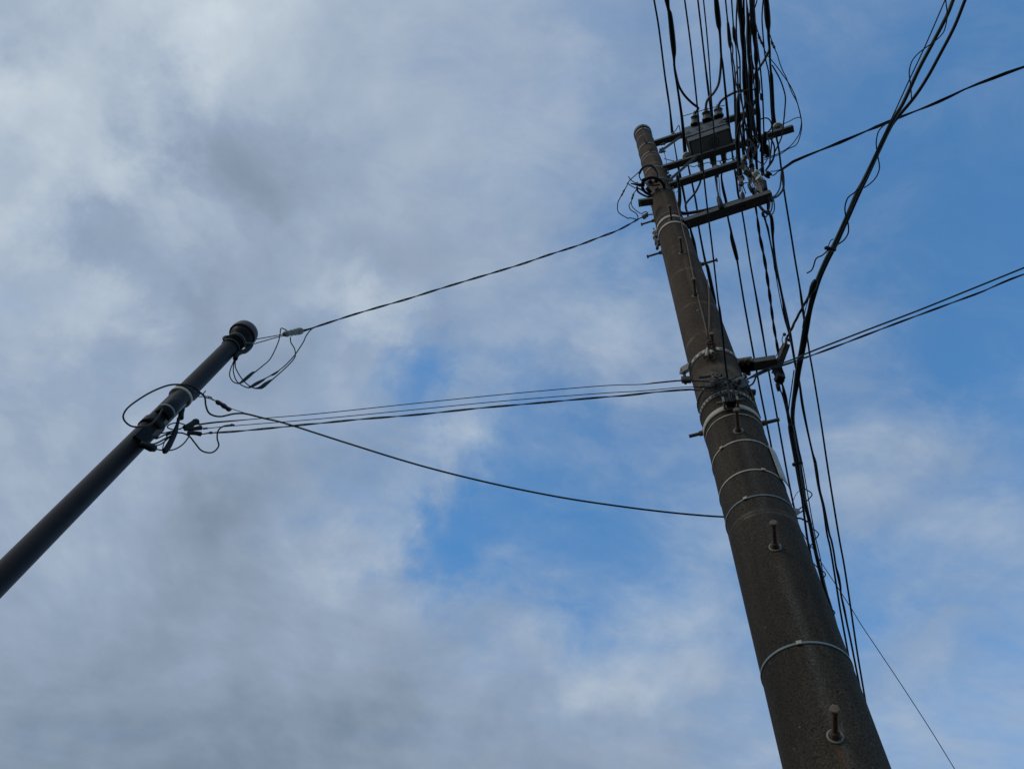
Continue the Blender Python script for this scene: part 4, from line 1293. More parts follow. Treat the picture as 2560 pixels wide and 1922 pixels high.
hW = 4.15
cable('telecom_cable', [(1976, 1060, 10), (1978, 1075, 13), (1984.5, 1113.6, 12), (1991.7, 1150, 13), (1996, 1180, 11), (2002, 1213, 11), (2009, 1252, 9), (2016, 1273.7, 8), (2023.5, 1302.6, 8), (2031, 1340, 8), (2037, 1370.6, 8), (2047, 1414, 8), (2054, 1443, 8), (2061, 1472, 8), (2073, 1510, 9), (2090, 1570, 9)],
      hW, 9, 'main merged telecom bundle running down beside the pole', 'telecom cable', GX, extend=(0, 25))
cable('telecom_cable', [(1985, 1065, 5), (1990, 1095, 6), (1998, 1140, 6), (2003, 1175, 5), (2008, 1208, 6), (2013, 1245, 5), (2021, 1285, 5), (2030, 1330, 4), (2040, 1380, 4), (2052, 1425, 4)], hW + .03, 5, 'wrinkled cable riding on the right of the merged bundle', 'telecom cable', GX)
cable('telecom_cable', [(1981, 1082, 4), (1987, 1113, 4), (1993, 1150, 5), (1998, 1187, 5), (2003, 1230, 5), (2008, 1270, 5), (2012, 1300, 5), (2018, 1345, 5), (2024, 1375, 5), (2030, 1405, 5)], hW - .04, 5, 'cable parting to the left of the merged bundle and passing behind the pole', 'telecom cable', GX, extend=(0, 20))
cable('telecom_cable', [(1987, 1080), (1991.7, 1100), (2003, 1146), (2013.4, 1201), (2022, 1252), (2031, 1302.6), (2038, 1340), (2050, 1392), (2060, 1447), (2072, 1495)], hW + .02, 2.2, 'fine straight wire just right of the merged bundle', 'wire', GX, M_WIRE)
GL = 'small wire loops poking out of the merged bundle'
for C, lab in (([(2008, 1218), (2013, 1222), (2023.5, 1228), (2029, 1233), (2029.5, 1238), (2024, 1245), (2017, 1252)], 'uppermost triangular wire loop beside the pole'),
               ([(2033, 1321), (2039, 1326), (2045.5, 1332), (2046.5, 1336), (2043, 1342), (2037, 1348)], 'second wire loop down the merged bundle'),
               ([(2054, 1426), (2060, 1429), (2063.5, 1435), (2062, 1440), (2058, 1444)], 'third wire loop down the merged bundle'),
               ([(2079, 1524), (2084, 1526), (2087, 1531), (2085, 1535), (2081, 1537)], 'lowest wire loop, peeping out at the pole edge'),
               ([(2033, 1356), (2028, 1362), (2025, 1372), (2023, 1380)], 'short slanting tie between the two lower strands'),
               ([(2026, 1397), (2032, 1406), (2040, 1414), (2046, 1420)], 'low slanting tie running from pole edge to bundle'),
               ([(2000, 1226), (1993, 1231), (1986, 1243), (1981, 1256), (1979, 1266)], 'hair-thin wire bowed between bundle and pole')):
    cable('wire_loop', C, hW - .02, 2.4 if 'hair' not in lab else 1.3, lab, 'wire loop', GL, M_WIRE)
kn = empty('cable_clamp', H(1992, 1162, hW), 'dark double-knobbed clamp on the merged bundle above the strapped sheet', 'clamp')
for (x, y, wpx) in ((1985, 1161, 10), (2003, 1157, 9), (2001, 1145, 5)):
    c = H(x, y, hW - .02); rr = prad(c, wpx)
    MB().lathe(c, (0, 0, 1), [(-rr, 0), (-rr * .7, rr * .8), (0, rr), (rr * .7, rr * .8), (rr, 0)], 12).build('knob', M_RUB, kn)
MB().cyl(H(1985, 1161, hW - .03), H(2003, 1157, hW - .03), .012).build('bridge', M_RUB, kn)
hk = empty('pole_hook', on_pole(1975, 1272), 'pale hook and dark ring holding the bundle to the pole edge', 'hook')
MB().beam(H(1980, 1279, 3.28), H(1994, 1280, 3.32), .03, .025).build('hook_plate', M_GAL, hk)
P_, R_ = cable_pts([(1993, 1281), (1996, 1274), (2004, 1268), (2009, 1266), (2008, 1274), (2002, 1280), (1996, 1283)], 3.4, 2.6)
MB().tube(P_, R_, 6).build('ring', M_RUB, hk)

# hair-thin wire to the lower right
cable('guy_wire', [(1985, 1300), (2000.5, 1323), (2016.4, 1349), (2035, 1375), (2052.6, 1405), (2087, 1457), (2125, 1515), (2152.4, 1560), (2198, 1628), (2263, 1725.5), (2328, 1826), (2387, 1922)], (3.2, 2.6), 1.7,
      'hair-thin wire slanting from the pole to the bottom right edge', 'wire', None, M_WIRE, extend=(0, 20))

# two service lines to the right
GR = 'pair of service lines leaving to the right edge'
cable('service_line', [(2560, 669.5), (2426.5, 723.7), (2291, 778), (2155.5, 829.4), (2020, 882), (1988.8, 896), (1954, 908.6, 3), (1918, 922, 4), (1892, 934, 4), (1875, 943, 2), (1863, 950, 2)], [4.5] * 5 + [4.3, 4.25, 4.2, 4.2, 4.15, 4.1], 3.6,
      'straight upper line of the pair leaving to the right edge', 'service line', GR, extend=(22, 0))
cable('service_line', [(2560, 685.8), (2529.5, 697), (2491.5, 713), (2453.6, 730), (2377.7, 758), (2291, 790), (2247.6, 806), (2155.5, 841), (2101, 862), (2039, 885), (2007.6, 896), (1975.8, 907), (1954, 914), (1915, 928), (1896, 936.8), (1874.5, 945.5), (1862, 951)], [4.5] * 10 + [4.35, 4.3, 4.25, 4.2, 4.15, 4.1, 4.1], 4.2,
      'wavy twisted lower line of the pair leaving to the right edge', 'service line', GR, extend=(22, 0), twist=(2, .42))
cable('service_line', [(1897, 933), (1890, 941), (1885, 954), (1878, 962), (1866, 967), (1850, 971), (1838, 970), (1828, 964)], (4.1, 3.95), 4, 'thick tail drooping from the right pair back to the pole', 'service line', GR)

M_KNOT = mat('dark_weathered_fitting', (.035, .031, .027), .6, .1, .4, 40, .2, 90)
# ------------------------------------------------------------------ fittings in the knot on the face of the pole
kf = empty('dead_end_grip', on_pole(1765, 942, .06), 'black wavy dead-end grip, top left of the knot on the pole face', 'grip')
a_, b_ = on_pole(1749, 943, .07), on_pole(1778, 940, .07)
d = b_ - a_; L = d.length; rr = prad(a_, 9)
MB().lathe(a_, d, [(0, 0), (.0, rr * .7), (L * .1, rr), (L * .2, rr * .6), (L * .3, rr), (L * .42, rr * .6), (L * .55, rr), (L * .7, rr * .6), (L * .85, rr * .8), (L, .002)], 12).build('grip_body', M_RUB, kf)
gs = empty('strain_clamp', on_pole(1778, 962, .06), 'grey looped strain clamp with parallel rods on the pole face', 'clamp')
for k in range(5):
    x0, y0 = 1760 + k * 4, 967 - k * 4.0
    P_ = [on_pole(x0, y0, .05), on_pole(x0 + 8, y0 - 2, .075), on_pole(x0 + 22, y0 + 0, .07), on_pole(x0 + 30, y0 + 4, .05)]
    MB().tube([Vector(q) for q in spline([tuple(p) for p in P_], 4)], .006, 6).build('rod', M_DGAL if k % 2 else M_KNOT, gs)
MB().beam(on_pole(1764, 968, .05), on_pole(1797, 962, .06), .02, .03).build('clamp_plate', M_KNOT, gs)
gs2 = empty('strain_clamp', on_pole(1797, 943, .06), 'pale star-shaped strain clamp beside the black grip', 'clamp')
for k in range(6):
    q = on_pole(1796 + random.uniform(-6, 8), 943 + random.uniform(-7, 8), .05)
    v = Vector((random.uniform(-1, 1), random.uniform(-.5, .5), random.uniform(-.5, .5))) * .045
    MB().tube([q - v, q, q + v], .006, 6).build('rod', M_GAL if k % 2 else M_KNOT, gs2)
rb = empty('rod_bolt', on_pole(1845, 949, .08), 'plain grey rod lying slantwise at the right of the knot', 'rod')
MB().cyl(on_pole(1831, 956, .07), H(1860, 941, 4.15), .010).build('rod_shaft', M_GAL, rb)
MB().lathe(H(1858, 942, 4.15), H(1862, 940, 4.15) - H(1858, 942, 4.15), [(0, 0), (0, .017), (.02, .017), (.02, 0)], 6).build('nut', M_DGAL, rb)
sp_i = empty('spool_insulator', on_pole(1848, 956, .06), 'round grey spool insulator at the right of the pole-face knot', 'insulator')
c = on_pole(1846, 957, .06)
MB().lathe(c, c - Vector((PX, PY, c.z)), [(0, 0), (0, .018), (.012, .020), (.018, .013), (.024, .016), (.028, 0)], 16).build('spool', M_DGAL, sp_i)
MB().beam(on_pole(1838, 966, .04), H(1866, 955, 4.0), .03, .03).build('spool_arm', M_KNOT, sp_i)
# ladder-like perforated bracket at the right edge
lb = empty('perforated_bracket', H(1878, 975, 3.9), 'perforated ladder-like bracket standing off the right edge of the pole', 'bracket')
P1 = [(1860, 945), (1869, 962), (1876, 976), (1882, 994), (1888, 1020), (1898, 1045)]
P2 = [(1852, 945), (1862, 964), (1868, 978), (1873, 996), (1879, 1020), (1888, 1042)]
A1 = [H(x, y, axis_h(x - 45, y + 12)) for x, y in P1]
A2 = [H(x, y, axis_h(x - 38, y + 12)) for x, y in P2]
MB().tube(A1, .008, 6).build('rail', M_KNOT, lb)
MB().tube(A2[:4], .008, 6).build('rail', M_KNOT, lb)
for t_ in (.5, 1.0, 1.6, 2.0, 2.3, 2.6):
    i = int(t_); f = t_ - i
    MB().cyl(A1[i].lerp(A1[i + 1], f), A2[i].lerp(A2[min(3, i + 1)], f), .006).build('rung', M_KNOT, lb)
MB().cyl(H(1874, 980, 3.85), H(1888, 981, 3.85), .018).build('bolt', M_KNOT, lb)
MB().cyl(H(1881, 985, 3.85), H(1884, 999, 3.8), .009).build('bolt', M_DGAL, lb)
# centre clamp below the knot
cc_ = empty('centre_clamp', on_pole(1826, 1006, .05), 'black bolt clamp closing the wide band below the knot', 'clamp')
c = on_pole(1826, 1004, .04)
nn = (c - Vector((PX, PY, c.z))).normalized()
tt_ = nn.cross(Vector((0, 0, 1)))
MB().box(c, nn * .02, tt_ * .026, Vector((0, 0, .028))).build('clamp_block', M_RUB, cc_, bevel=.006)
MB().cyl(c - tt_ * .02, c + tt_ * .075, .009).build('bolt', M_DGAL, cc_)
MB().cyl(c - tt_ * .075, c + tt_ * .02, .011).build('bolt', M_DGAL, cc_)
for s2 in (-1, 1):
    MB().box(c + tt_ * .036 * s2, nn * .026, tt_ * .005, Vector((0, 0, .03))).build('clamp_ear', M_GAL, cc_)
MB().lathe(on_pole(1817, 963, .05), nn, [(0, 0), (0, .014), (.010, .016), (.016, .009), (.022, .011), (.026, 0)], 12).build('ring_nut', M_DGAL, cc_)
# loose wires of the knot
GK = 'loose wires knotted on the face of the pole'
for C, wd, lab in (([(1817, 955), (1822, 975), (1825, 992), (1827, 1005)], 4, 'centre strand dropping from the knot to the centre clamp'),
                   ([(1826, 958), (1832, 975), (1829, 992), (1832, 1004)], 3, 'strand just right of the centre one into the clamp'),
                   ([(1821, 960), (1818, 975), (1823, 990), (1820, 1003)], 3, 'strand just left of the centre one into the clamp'),
                   ([(1765, 969), (1775, 979), (1785, 988), (1792, 982), (1797, 972), (1803, 962), (1812, 958)], 2, 'V-shaped loose wire hanging left of the knot'),
                   ([(1828, 950), (1840, 960), (1850, 976), (1846, 985), (1838, 988), (1830, 980)], 1.8, 'small ring of wire right of the knot'),
                   ([(1800, 950), (1808, 962), (1815, 970), (1826, 972), (1836, 966), (1842, 958)], 2.2, 'wire sagging under the middle of the knot'),
                   ([(1729, 974), (1745, 974), (1765, 977), (1785, 974), (1800, 968), (1812, 960)], 4, 'dark cable end curving in from the left of the knot'),
                   ([(1815, 952), (1830, 948), (1845, 942), (1855, 940)], 3, 'wire rising to the right out of the knot'),
                   ([(1790, 946), (1800, 956), (1810, 950), (1820, 960)], 2.4, 'kinked wire between the star clamp and centre'),
                   ([(1792, 968), (1800, 958), (1806, 946), (1818, 944)], 2.2, 'wire crossing behind the grey looped clamp'),
                   ([(1735, 967), (1752, 969), (1772, 960), (1790, 962), (1806, 952), (1820, 957), (1836, 950)], 2.8, 'long dark wire threading the whole knot from left to right'),
                   ([(1768, 956), (1780, 950), (1795, 955), (1808, 946), (1824, 951), (1838, 944)], 2.8, 'upper dark wire snaking through the knot'),
                   ([(1812, 966), (1804, 976), (1798, 985), (1806, 990), (1815, 982), (1820, 970)], 2.6, 'dark teardrop loop just left of the centre strand'),
                   ([(1834, 955), (1845, 966), (1857, 972), (1868, 970), (1878, 962)], 3.2, 'dark cable swinging right from the knot to the pole edge'),
                   ([(1862, 948), (1870, 962), (1878, 978), (1886, 1000), (1893, 1022), (1901, 1044)], 3, 'dark cable following the right edge of the pole downwards')):
    P_ = spline([tuple(on_pole(x, y, .07)) for x, y in C], 5)
    P_ = [Vector(p) for p in P_]
    o = MB().tube(P_, prad(P_[0], wd), 6).build('loose_wire', M_RUB if wd > 2.5 else M_WIRE)
    tag(o, lab, 'wire', GK)

# ------------------------------------------------------------------ coil and fuses on the upper left of the pole
dC = 9.05
def ring_pts(cx, cy, rx, ry, rot, turns, jit, dist, a0=0):
    P_ = []
    n = int(24 * turns)
    for k in range(n + 1):
        a = a0 + 2 * math.pi * turns * k / n
        j = 1 + jit * math.sin(a * 1.7 + cx)
        x = rx * j * math.cos(a); y = ry * j * math.sin(a)
        c_, s2 = math.cos(rot), math.sin(rot)
        P_.append(DD(cx + x * c_ - y * s2, cy + x * s2 + y * c_, dist + .05 * math.sin(a) + .01 * math.sin(a * 3)))
    return P_


dP = (on_pole(1645, 465, 0) - EYE).length - .12
coil = empty('cable_coil', DD(1633, 468, dP), 'coil of black cable tied on the left side of the pole below its top', 'cable coil')
MB().tube(ring_pts(1633, 467, 28, 22, .25, 4.2, .06, dP), prad(DD(1633, 467, dP), 5.0), 7).build('coil_ring', M_RUB, coil)
MB().tube(ring_pts(1621, 438, 24, 22, .5, 1.0, .02, dP, -.8), prad(DD(1633, 467, dP), 3.0), 7).build('coil_ring', M_RUB, coil)
MB().tube([Vector(p) for p in spline([tuple(DD(x, y, dP)) for x, y in [(1598, 436), (1606, 422), (1614, 416), (1624, 414), (1634, 418), (1640, 428)]], 5)], prad(DD(1633, 467, dP), 5), 7).build('coil_ring', M_RUB, coil)
MB().tube([Vector(p) for p in spline([tuple(DD(x, y, dP)) for x, y in [(1592, 466), (1594, 478), (1604, 486), (1618, 492), (1632, 493), (1648, 488), (1658, 476), (1660, 462)]], 5)], prad(DD(1633, 467, dP), 5), 7).build('coil_ring', M_RUB, coil)
MB().tube([Vector(p) for p in spline([tuple(DD(x, y, dP - .02)) for x, y in [(1592, 470), (1602, 474), (1614, 482), (1628, 488), (1640, 486)]], 5)], prad(DD(1633, 467, dP), 4), 7).build('coil_ring', M_RUB, coil)
MB().tube([Vector(p) for p in spline([tuple(DD(x, y, dP - .02)) for x, y in [(1632, 489), (1648, 489), (1659, 478), (1663, 464), (1661, 450)]], 5)], prad(DD(1633, 467, dP), 3), 7).build('coil_tie', M_GREYC, coil)
MB().tube([DD(1576.7, 459, dP), DD(1588, 461, dP), DD(1600, 463, dP), DD(1612, 463, dP)], [prad(DD(1590, 460, dP), 3), prad(DD(1590, 460, dP), 5), prad(DD(1590, 460, dP), 9), prad(DD(1590, 460, dP), 7)], 8).build('tape_end', M_RUB, coil)
for (x0, y0, x1, y1, wpx, m_) in ((1616, 470, 1627, 482, 9, M_RUB), (1622, 452, 1632, 460, 9, M_RUB), (1617, 456, 1626, 464, 8, M_WHITE), (1630, 462, 1637, 453, 6, M_WHITE), (1638, 455, 1645, 450, 9, M_RUB), (1620, 472, 1625, 480, 5, M_WHITE), (1628, 465, 1650, 462, 4, M_COPPER), (1636, 476, 1646, 470, 6, M_BROWNP), (1604, 452, 1612, 448, 7, M_RUB)):
    a_, b_ = DD(x0, y0, dP - .04), DD(x1, y1, dP - .03)
    MB().cyl(a_, b_, prad(a_, wpx), n=10).build('connector', m_, coil)
for (C, lab, bar) in (([(1599, 429), (1588, 439), (1576.6, 449), (1570, 458), (1567, 465), (1562, 474), (1557, 482), (1553, 490), (1548, 499), (1545, 506), (1543.5, 519), (1545, 528), (1549, 534), (1560, 541), (1571, 546.5), (1575, 545), (1591, 548.6)],
                       'lead with the long pinkish fuse, furthest left of the pole', [(1559, 479, 1555, 487, 5)]),
                      ([(1592, 473), (1587, 480), (1584, 485.7), (1580.5, 495.5), (1578, 504), (1573, 513), (1573.5, 518), (1576.7, 525), (1589, 533), (1594, 540), (1595, 548)],
                       'lead with the short white fuse, nearer the pole', [(1582.5, 489, 1580.5, 496, 6)])):
    fuse(C, dP, lab, bar, mode='D')
cable('tie_wire', [(1577.7, 504), (1579, 512), (1582, 519), (1593, 529), (1603.8, 534.5), (1610, 531), (1615.7, 530), (1620.6, 534.5)], dP, 1.8, 'lead branching right to the mottled dead-end block', 'tie wire', m=M_WIRE, mode='D')
cable('tie_wire', [(1571, 441), (1576, 449), (1586.4, 456.4), (1596, 456.4)], dP, 2, 'upper cut wire end sticking out left of the coil', 'tie wire', m=M_WIRE, mode='D')
cable('tie_wire', [(1567, 457.5), (1578, 465), (1589.7, 471.6)], dP, 2, 'lower cut wire end sticking out left of the coil', 'tie wire', m=M_WIRE, mode='D')

# spools on the left edge under the coil
for (x, y, wpx, m_, lab) in ((1636, 580, 13, M_PORC, 'upper grey disc spool on the left edge of the pole'), (1638, 593, 13, M_BROWNP, 'lower dark disc spool on the left edge of the pole')):
    hh_ = axis_h(x + 30, y - 5)
    c = H(x, y, hh_); rr = prad(c, wpx)
    o = empty('disc_spool', c, lab, 'insulator', 'disc spools on the left edge of the pole')
    MB().lathe(c, (0, 0, 1), [(-.03, 0), (-.03, rr * .6), (-.02, rr), (.0, rr), (.01, rr * .5), (.03, rr * .5), (.03, 0)], 16).build('disc', m_, o)
    MB().cyl(c + Vector((0, 0, -.1)), c + Vector((0, 0, .1)), .008).build('pin', M_DGAL, o)
mb = MB()
for (x0, y0, x1, y1) in ((1637, 584, 1641, 612), (1640, 600, 1647, 606), (1642, 608, 1649, 612), (1644, 612, 1643, 622), (1638, 590, 1648, 590)):
    mb.cyl(H(x0, y0, axis_h(x0 + 28, y0 - 5)), H(x1, y1, axis_h(x1 + 28, y1 - 5)), .014, n=8)
mb.build('spool_bracket', M_DGAL, pole)

# dead-end block of the upper span
ub = empty('dead_end_block', DD(1613, 540, dP), 'mottled porcelain dead-end block left of the pole under the coil', 'insulator')
a_, b_ = DD(1606, 545, dP), DD(1620, 536, dP)
d = b_ - a_; L = d.length; rr = prad(a_, 13)
MB().lathe(a_, d, [(0, 0), (0, rr * .8), (L * .3, rr), (L * .5, rr * .9), (L * .6, rr * .75), (L * .75, rr), (L, rr * .6), (L, 0)], 14).build('body', M_GLASSI, ub)
for (x1, y1) in ((1634, 534), (1634, 538)):
    MB().tube([DD(1620, 537, dP), DD(x1, y1, dP + .05)], .004, 5).build('strain_wire', M_WIRE, ub)
MB().tube([DD(1594, 549, dP), DD(1600, 546, dP), DD(1606, 544, dP)], .006, 5).build('strain_wire', M_WIRE, ub)

# ------------------------------------------------------------------ steel pole at the left
tA, tB = ray(583, 861), ray(0, 1447)
T_ = EYE + tA * 6.6
best = None
for i in range(4000):
    d_ = 2.0 + i * .002
    q = EYE + tB * d_
    v = (T_ - q)
    if v.z < .5: continue
    a = v.angle(Vector((0, 0, 1)))
    if best is None or a < best[0]: best = (a, d_, q)
LB = best[2]
LAX = (T_ - LB).normalized()
def lpt(s): return T_ + LAX * s        # s metres along the pole from its collar
base_s = -(T_.z) / LAX.z
rT = prad(T_, 62.5 * .707); rB = prad(LB, 86.6 * .707)
rT = .5 * (rT + rB); rL = rT
lamp_base = lpt(base_s)
lp = empty('steel_pole', lamp_base, 'slim dark brown steel pole with a flared cap at the left', 'pole')


def lrad(s): return rL * (1.0 - .0 * s)


def lp_s(x, y):                         # place along the steel pole nearest to the sight line
    d = ray(x, y)
    w0 = EYE - T_
    a, b, c = 1.0, d.dot(LAX), 1.0
    dd_, ee = d.dot(w0), LAX.dot(w0)
    return (a * ee - b * dd_) / (a * c - b * b)


def lp_d(x, y):                         # distance from the eye of that place
    s = lp_s(x, y)
    return (lpt(s) - EYE).length


def LP(x, y, off=0.0):
    """point in the upright plane through the steel pole that faces the viewer, off metres nearer"""
    d = ray(x, y)
    n = Vector((T_.x, T_.y, 0)).normalized()
    k = (T_ - EYE).dot(n) - off
    return EYE + d * (k / d.dot(n))


MB().lathe(lamp_base, LAX, [(0, lrad(0)), (-base_s + .02, lrad(0)), (-base_s + .02, 0)], 48).build('shaft', M_PAINT, lp)
sT = 0
rc = prad(T_, 68)
MB().lathe(lpt(sT - .02), LAX, [(0, rL), (0, rL * 1.03), (.12, rL * 1.05), (.13, rL * 1.25), (.19, rL * 1.45), (.21, rL * 1.50)], 40).build('collar', M_PAINT, lp)
MB().lathe(lpt(.17), LAX, [(0, rL * 1.2), (0, rc), (.006, rc * 1.0), (.05, rc * 1.0), (.085, rc * .93), (.11, rc * .7), (.12, 0)], 48).build('cap', M_CAPUND, lp)


def lband(s, wid, m, off=.004, name='pole_band'):
    r = lrad(s)
    return MB().lathe(lpt(s - wid / 2), LAX, [(0, r), (0, r + off), (wid, r + off), (wid, r)], 40).build(name, m, lp)


for (s, wd, m_, of) in ((.035, .018, M_RUB, .010), (.065, .018, M_DGAL, .008), (-.05, .02, M_RUB, .007)):
    lband(s, wd, m_, of)
def sofs(x, y): return lp_s(x, y)
lband(sofs(452, 982), .05, M_PAINT, .012)
lband(sofs(448, 990), .028, M_STRAP, .015)
lband(sofs(372, 1062), .07, M_PAINT, .01)
# splice housing strapped to the front
sA, sB = sofs(446, 992), sofs(388, 1048)
def lp_front(s, off):
    c = lpt(s); n = (EYE - c); n -= LAX * n.dot(LAX); n.normalize()
    return c + n * off
hA_, hB_ = lp_front(sA - .02, rL * .55), lp_front(sB + .01, rL * .55)
ho = empty('splice_housing', hA_, 'dark half-round splice housing strapped on the steel pole', 'housing')
MB().cyl(hA_, hB_, rL * .82, n=24).build('body', M_RUB, ho)
MB().lathe(hA_ - LAX * .22, LAX, [(0, rL * .8), (0, rL * .88), (.02, rL * .88), (.02, rL * .8)], 24).build('strap', M_BSTRAP, ho)
cc0 = lpt(sA - .25) + (Vector((1, 0, 0)) - LAX * LAX.x).normalized() * rL * .55
MB().cyl(cc0 - LAX * .2, cc0 + LAX * .2, rL * .52, n=20).build('conduit', M_BSTRAP, ho)
# side plate and ball bracket
c = LP(481, 991); x_ = (LP(500, 991) - LP(481, 991)).normalized()
MB().box(c, x_ * .05, LAX * .045, LAX.cross(x_) * .03).build('eye_bracket', M_CAPUND, lp, bevel=.004)
c2 = LP(392, 1083, .05)
MB().box(c2, x_ * .03, LAX * .04, LAX.cross(x_) * .02).build('eye_bracket', M_DGAL, lp, bevel=.004)
c3 = lp_front(sofs(352, 1108), rL * 1.05)
n3 = (EYE - c3).normalized(); n3 = (n3 - LAX * n3.dot(LAX)).normalized(); t3 = LAX.cross(n3)
MB().box(c3, n3 * .012, t3 * .038, LAX * .065).build('mount_plate', M_PAINT, lp, bevel=.004)
c4 = LP(366, 1116, .08)
MB().lathe(LP(350, 1110, .08), LP(380, 1119, .08) - LP(350, 1110, .08), [(0, 0), (0, .02), (.04, .022), (.07, .028), (.10, .02), (.11, 0)], 16).build('cable_gland', M_RUB, lp)
# band hook at the left of the collar
P_ = [LP(x, y) for x, y in [(592, 848), (574, 842), (562, 843), (559.5, 847), (563, 851), (575, 851), (585, 856)]]
MB().tube([Vector(p) for p in spline([tuple(p) for p in P_], 4)], .012, 8).build('band_hook', M_DGAL, lp)
MB().tube([Vector(p) for p in spline([tuple(LP(x, y, .02)) for x, y in [(628, 862), (622, 870), (612, 878), (600, 881), (592, 887), (588, 897)]], 5)], [.02] * 26, 8).build('cable_boot', M_RUB, lp)
MB().box(LP(620, 860, .02), x_ * .045, LAX * .02, LAX.cross(x_) * .03).build('eye_bracket', M_DGAL, lp, bevel=.004)


def lcable(name, C, wd, lab, cat, group=None, m=M_RUB, off=0.0, end=None, parent=None, n=7):
    pts_ = []
    for c in C:
        p = LP(c[0], c[1], off)
        pts_.append((*p, 1.1 * prad(p, c[2] if len(c) > 2 else wd)))
    q = spline(pts_, 6)
    o = MB().tube([Vector(a[:3]) for a in q], [a[3] for a in q], n).build(name, m, parent)
    if parent is None: tag(o, lab, cat, group)
    return o


# spans between the two poles: each lies in the upright plane through its two ends
def span(name, C, Aend, Bend, wd, lab, group=None, m=M_RUB, twist=None, cat='service line'):
    n = (Bend - Aend); n.z = 0; n = Vector((-n.y, n.x, 0)).normalized()
    pts_ = []
    for c in C:
        d = ray(c[0], c[1])
        k = (Aend - EYE).dot(n) / d.dot(n)
        p = EYE + d * k
        pts_.append((*p, 1.1 * prad(p, c[2] if len(c) > 2 else wd)))
    q = spline(pts_, 8)
    P_ = [Vector(a[:3]) for a in q]; R_ = [a[3] for a in q]
    mb = MB()
    if twist:
        strands, pitch = twist
        L = [0]
        for i in range(1, len(P_)): L.append(L[-1] + (P_[i] - P_[i - 1]).length)
        k = int(L[-1] / pitch * 10)
        xs = np.linspace(0, L[-1], k)
        A_ = np.array([tuple(p) + (r,) for p, r in zip(P_, R_)])
        Q = np.stack([np.interp(xs, L, A_[:, c]) for c in range(4)], 1)
        for s2 in range(strands):
            PP, RR = [], []
            for i in range(k):
                d = Vector(Q[min(i + 1, k - 1), :3]) - Vector(Q[max(0, i - 1), :3]); d.normalize()
                u = d.cross(Vector((0, 0, 1))).normalized(); v = d.cross(u)
                a = 2 * math.pi * (xs[i] / pitch + s2 / strands)
                r = Q[i, 3]
                PP.append(Vector(Q[i, :3]) + (u * math.cos(a) + v * math.sin(a)) * r * .62); RR.append(r * .58)
            mb.tube(PP, RR, 6)
    else:
        mb.tube(P_, R_, 7)
    o = mb.build(name, m)
    return tag(o, lab, cat, group)


GS = 'lines spanning from the steel pole to the concrete pole'
span('span_wire', [(755, 827.5), (790.6, 816.7), (876, 789), (945, 768.5), (1018.4, 747.6), (1090, 725), (1157, 704.8), (1296, 663), (1370, 638), (1446.6, 613.4), (1500, 593), (1539, 578.6), (1570, 563), (1594, 549)],
     LP(753, 828), DD(1594, 549, dP), 4.2, 'highest twisted line, from the flared cap to beside the coil', GS, twist=(2, .5))
E1 = on_pole(1770, 953, .07)
span('span_wire', [(497, 1061, 4), (535, 1056, 4), (573.8, 1052.7, 3.6), (640, 1047, 2), (800, 1033.4, 2), (1040, 1008, 2), (1273, 984.5, 2), (1504.5, 964.5, 2), (1600, 961, 2), (1640, 957, 3.4), (1701, 951.4, 3.6), (1740, 952.5, 3.6), (1772, 953, 3.4), (1795, 950, 3)],
     LP(500, 1061), E1, 2.2, 'thin top wire of the three level lines at mid height', GS, M_WIRE)
span('span_wire', [(510, 1071.5), (581, 1064.6), (800, 1046.8), (1040, 1023.5), (1273, 1001), (1504.5, 983), (1600, 977.5), (1701, 968.5), (1745, 967), (1765, 966)],
     LP(500, 1071), on_pole(1765, 966, .07), 1.9, 'thin middle wire of the three level lines at mid height', GS, M_WIRE)
span('span_wire', [(502, 1085.6, 2), (527, 1082), (585.6, 1078.5), (703, 1067.5), (764, 1061), (800, 1058), (900, 1048), (1041.6, 1036.5), (1200, 1020), (1331, 1008.5), (1504.5, 993), (1560, 989), (1630.5, 981), (1700, 975), (1730, 973.5), (1750, 976)],
     LP(500, 1085), on_pole(1735, 974, .07), 4.2, 'lowest and thickest of the three level lines, visibly twisted', GS, twist=(2, .55))
F_ = EYE + Vector((PX, PY, 0)) + U62 * .5 + Vector((0, 0, 3.25))
span('span_wire', [(585.6, 1034), (612.6, 1034), (660, 1045.5), (717.5, 1059.5), (868, 1107.5), (1041.6, 1160.8), (1215, 1204.8), (1388.8, 1240.6), (1539, 1263.8), (1678, 1281), (1807, 1291.6), (1900, 1292), (1990, 1294.6), (2009, 1299), (2030, 1310)],
     LP(600, 1034), F_, 4.2, 'low sagging cable that passes behind the concrete pole', GS)
lcable('drip_loop', [(612.6, 1033), (585.6, 1034), (550, 1041), (524.5, 1034), (515, 1015), (511.5, 991.6), (498.6, 980), (480, 965.7), (456, 961.5), (421, 963), (374, 982), (327, 1012.7), (309.4, 1034), (310.6, 1050), (327, 1064.4), (350.5, 1067), (374, 1062), (392.8, 1045.6), (407, 1022)], 4.2,
       'great egg-shaped loop of cable round the steel pole', 'cable loop', m=M_RUB, off=.16)
GD = 'slack leads by the steel pole'
lcable('slack_lead', [(584.4, 1062, 4), (560, 1065), (545.6, 1076), (543, 1095), (546.8, 1113.8), (536, 1128), (522, 1131.4), (503, 1125.5), (486.9, 1106.7), (472.8, 1090), (454, 1082), (432.8, 1083), (415, 1088)], 3.6, 'deep U-shaped lead hanging right of the steel pole', 'lead', GD)
lcable('slack_lead', [(378.7, 1119.7), (407, 1125.5), (432.8, 1124), (456, 1111.5), (472.8, 1090), (476, 1075), (470, 1068), (462, 1064)], 3.2, 'lead sweeping under from the ball gland', 'lead', GD)
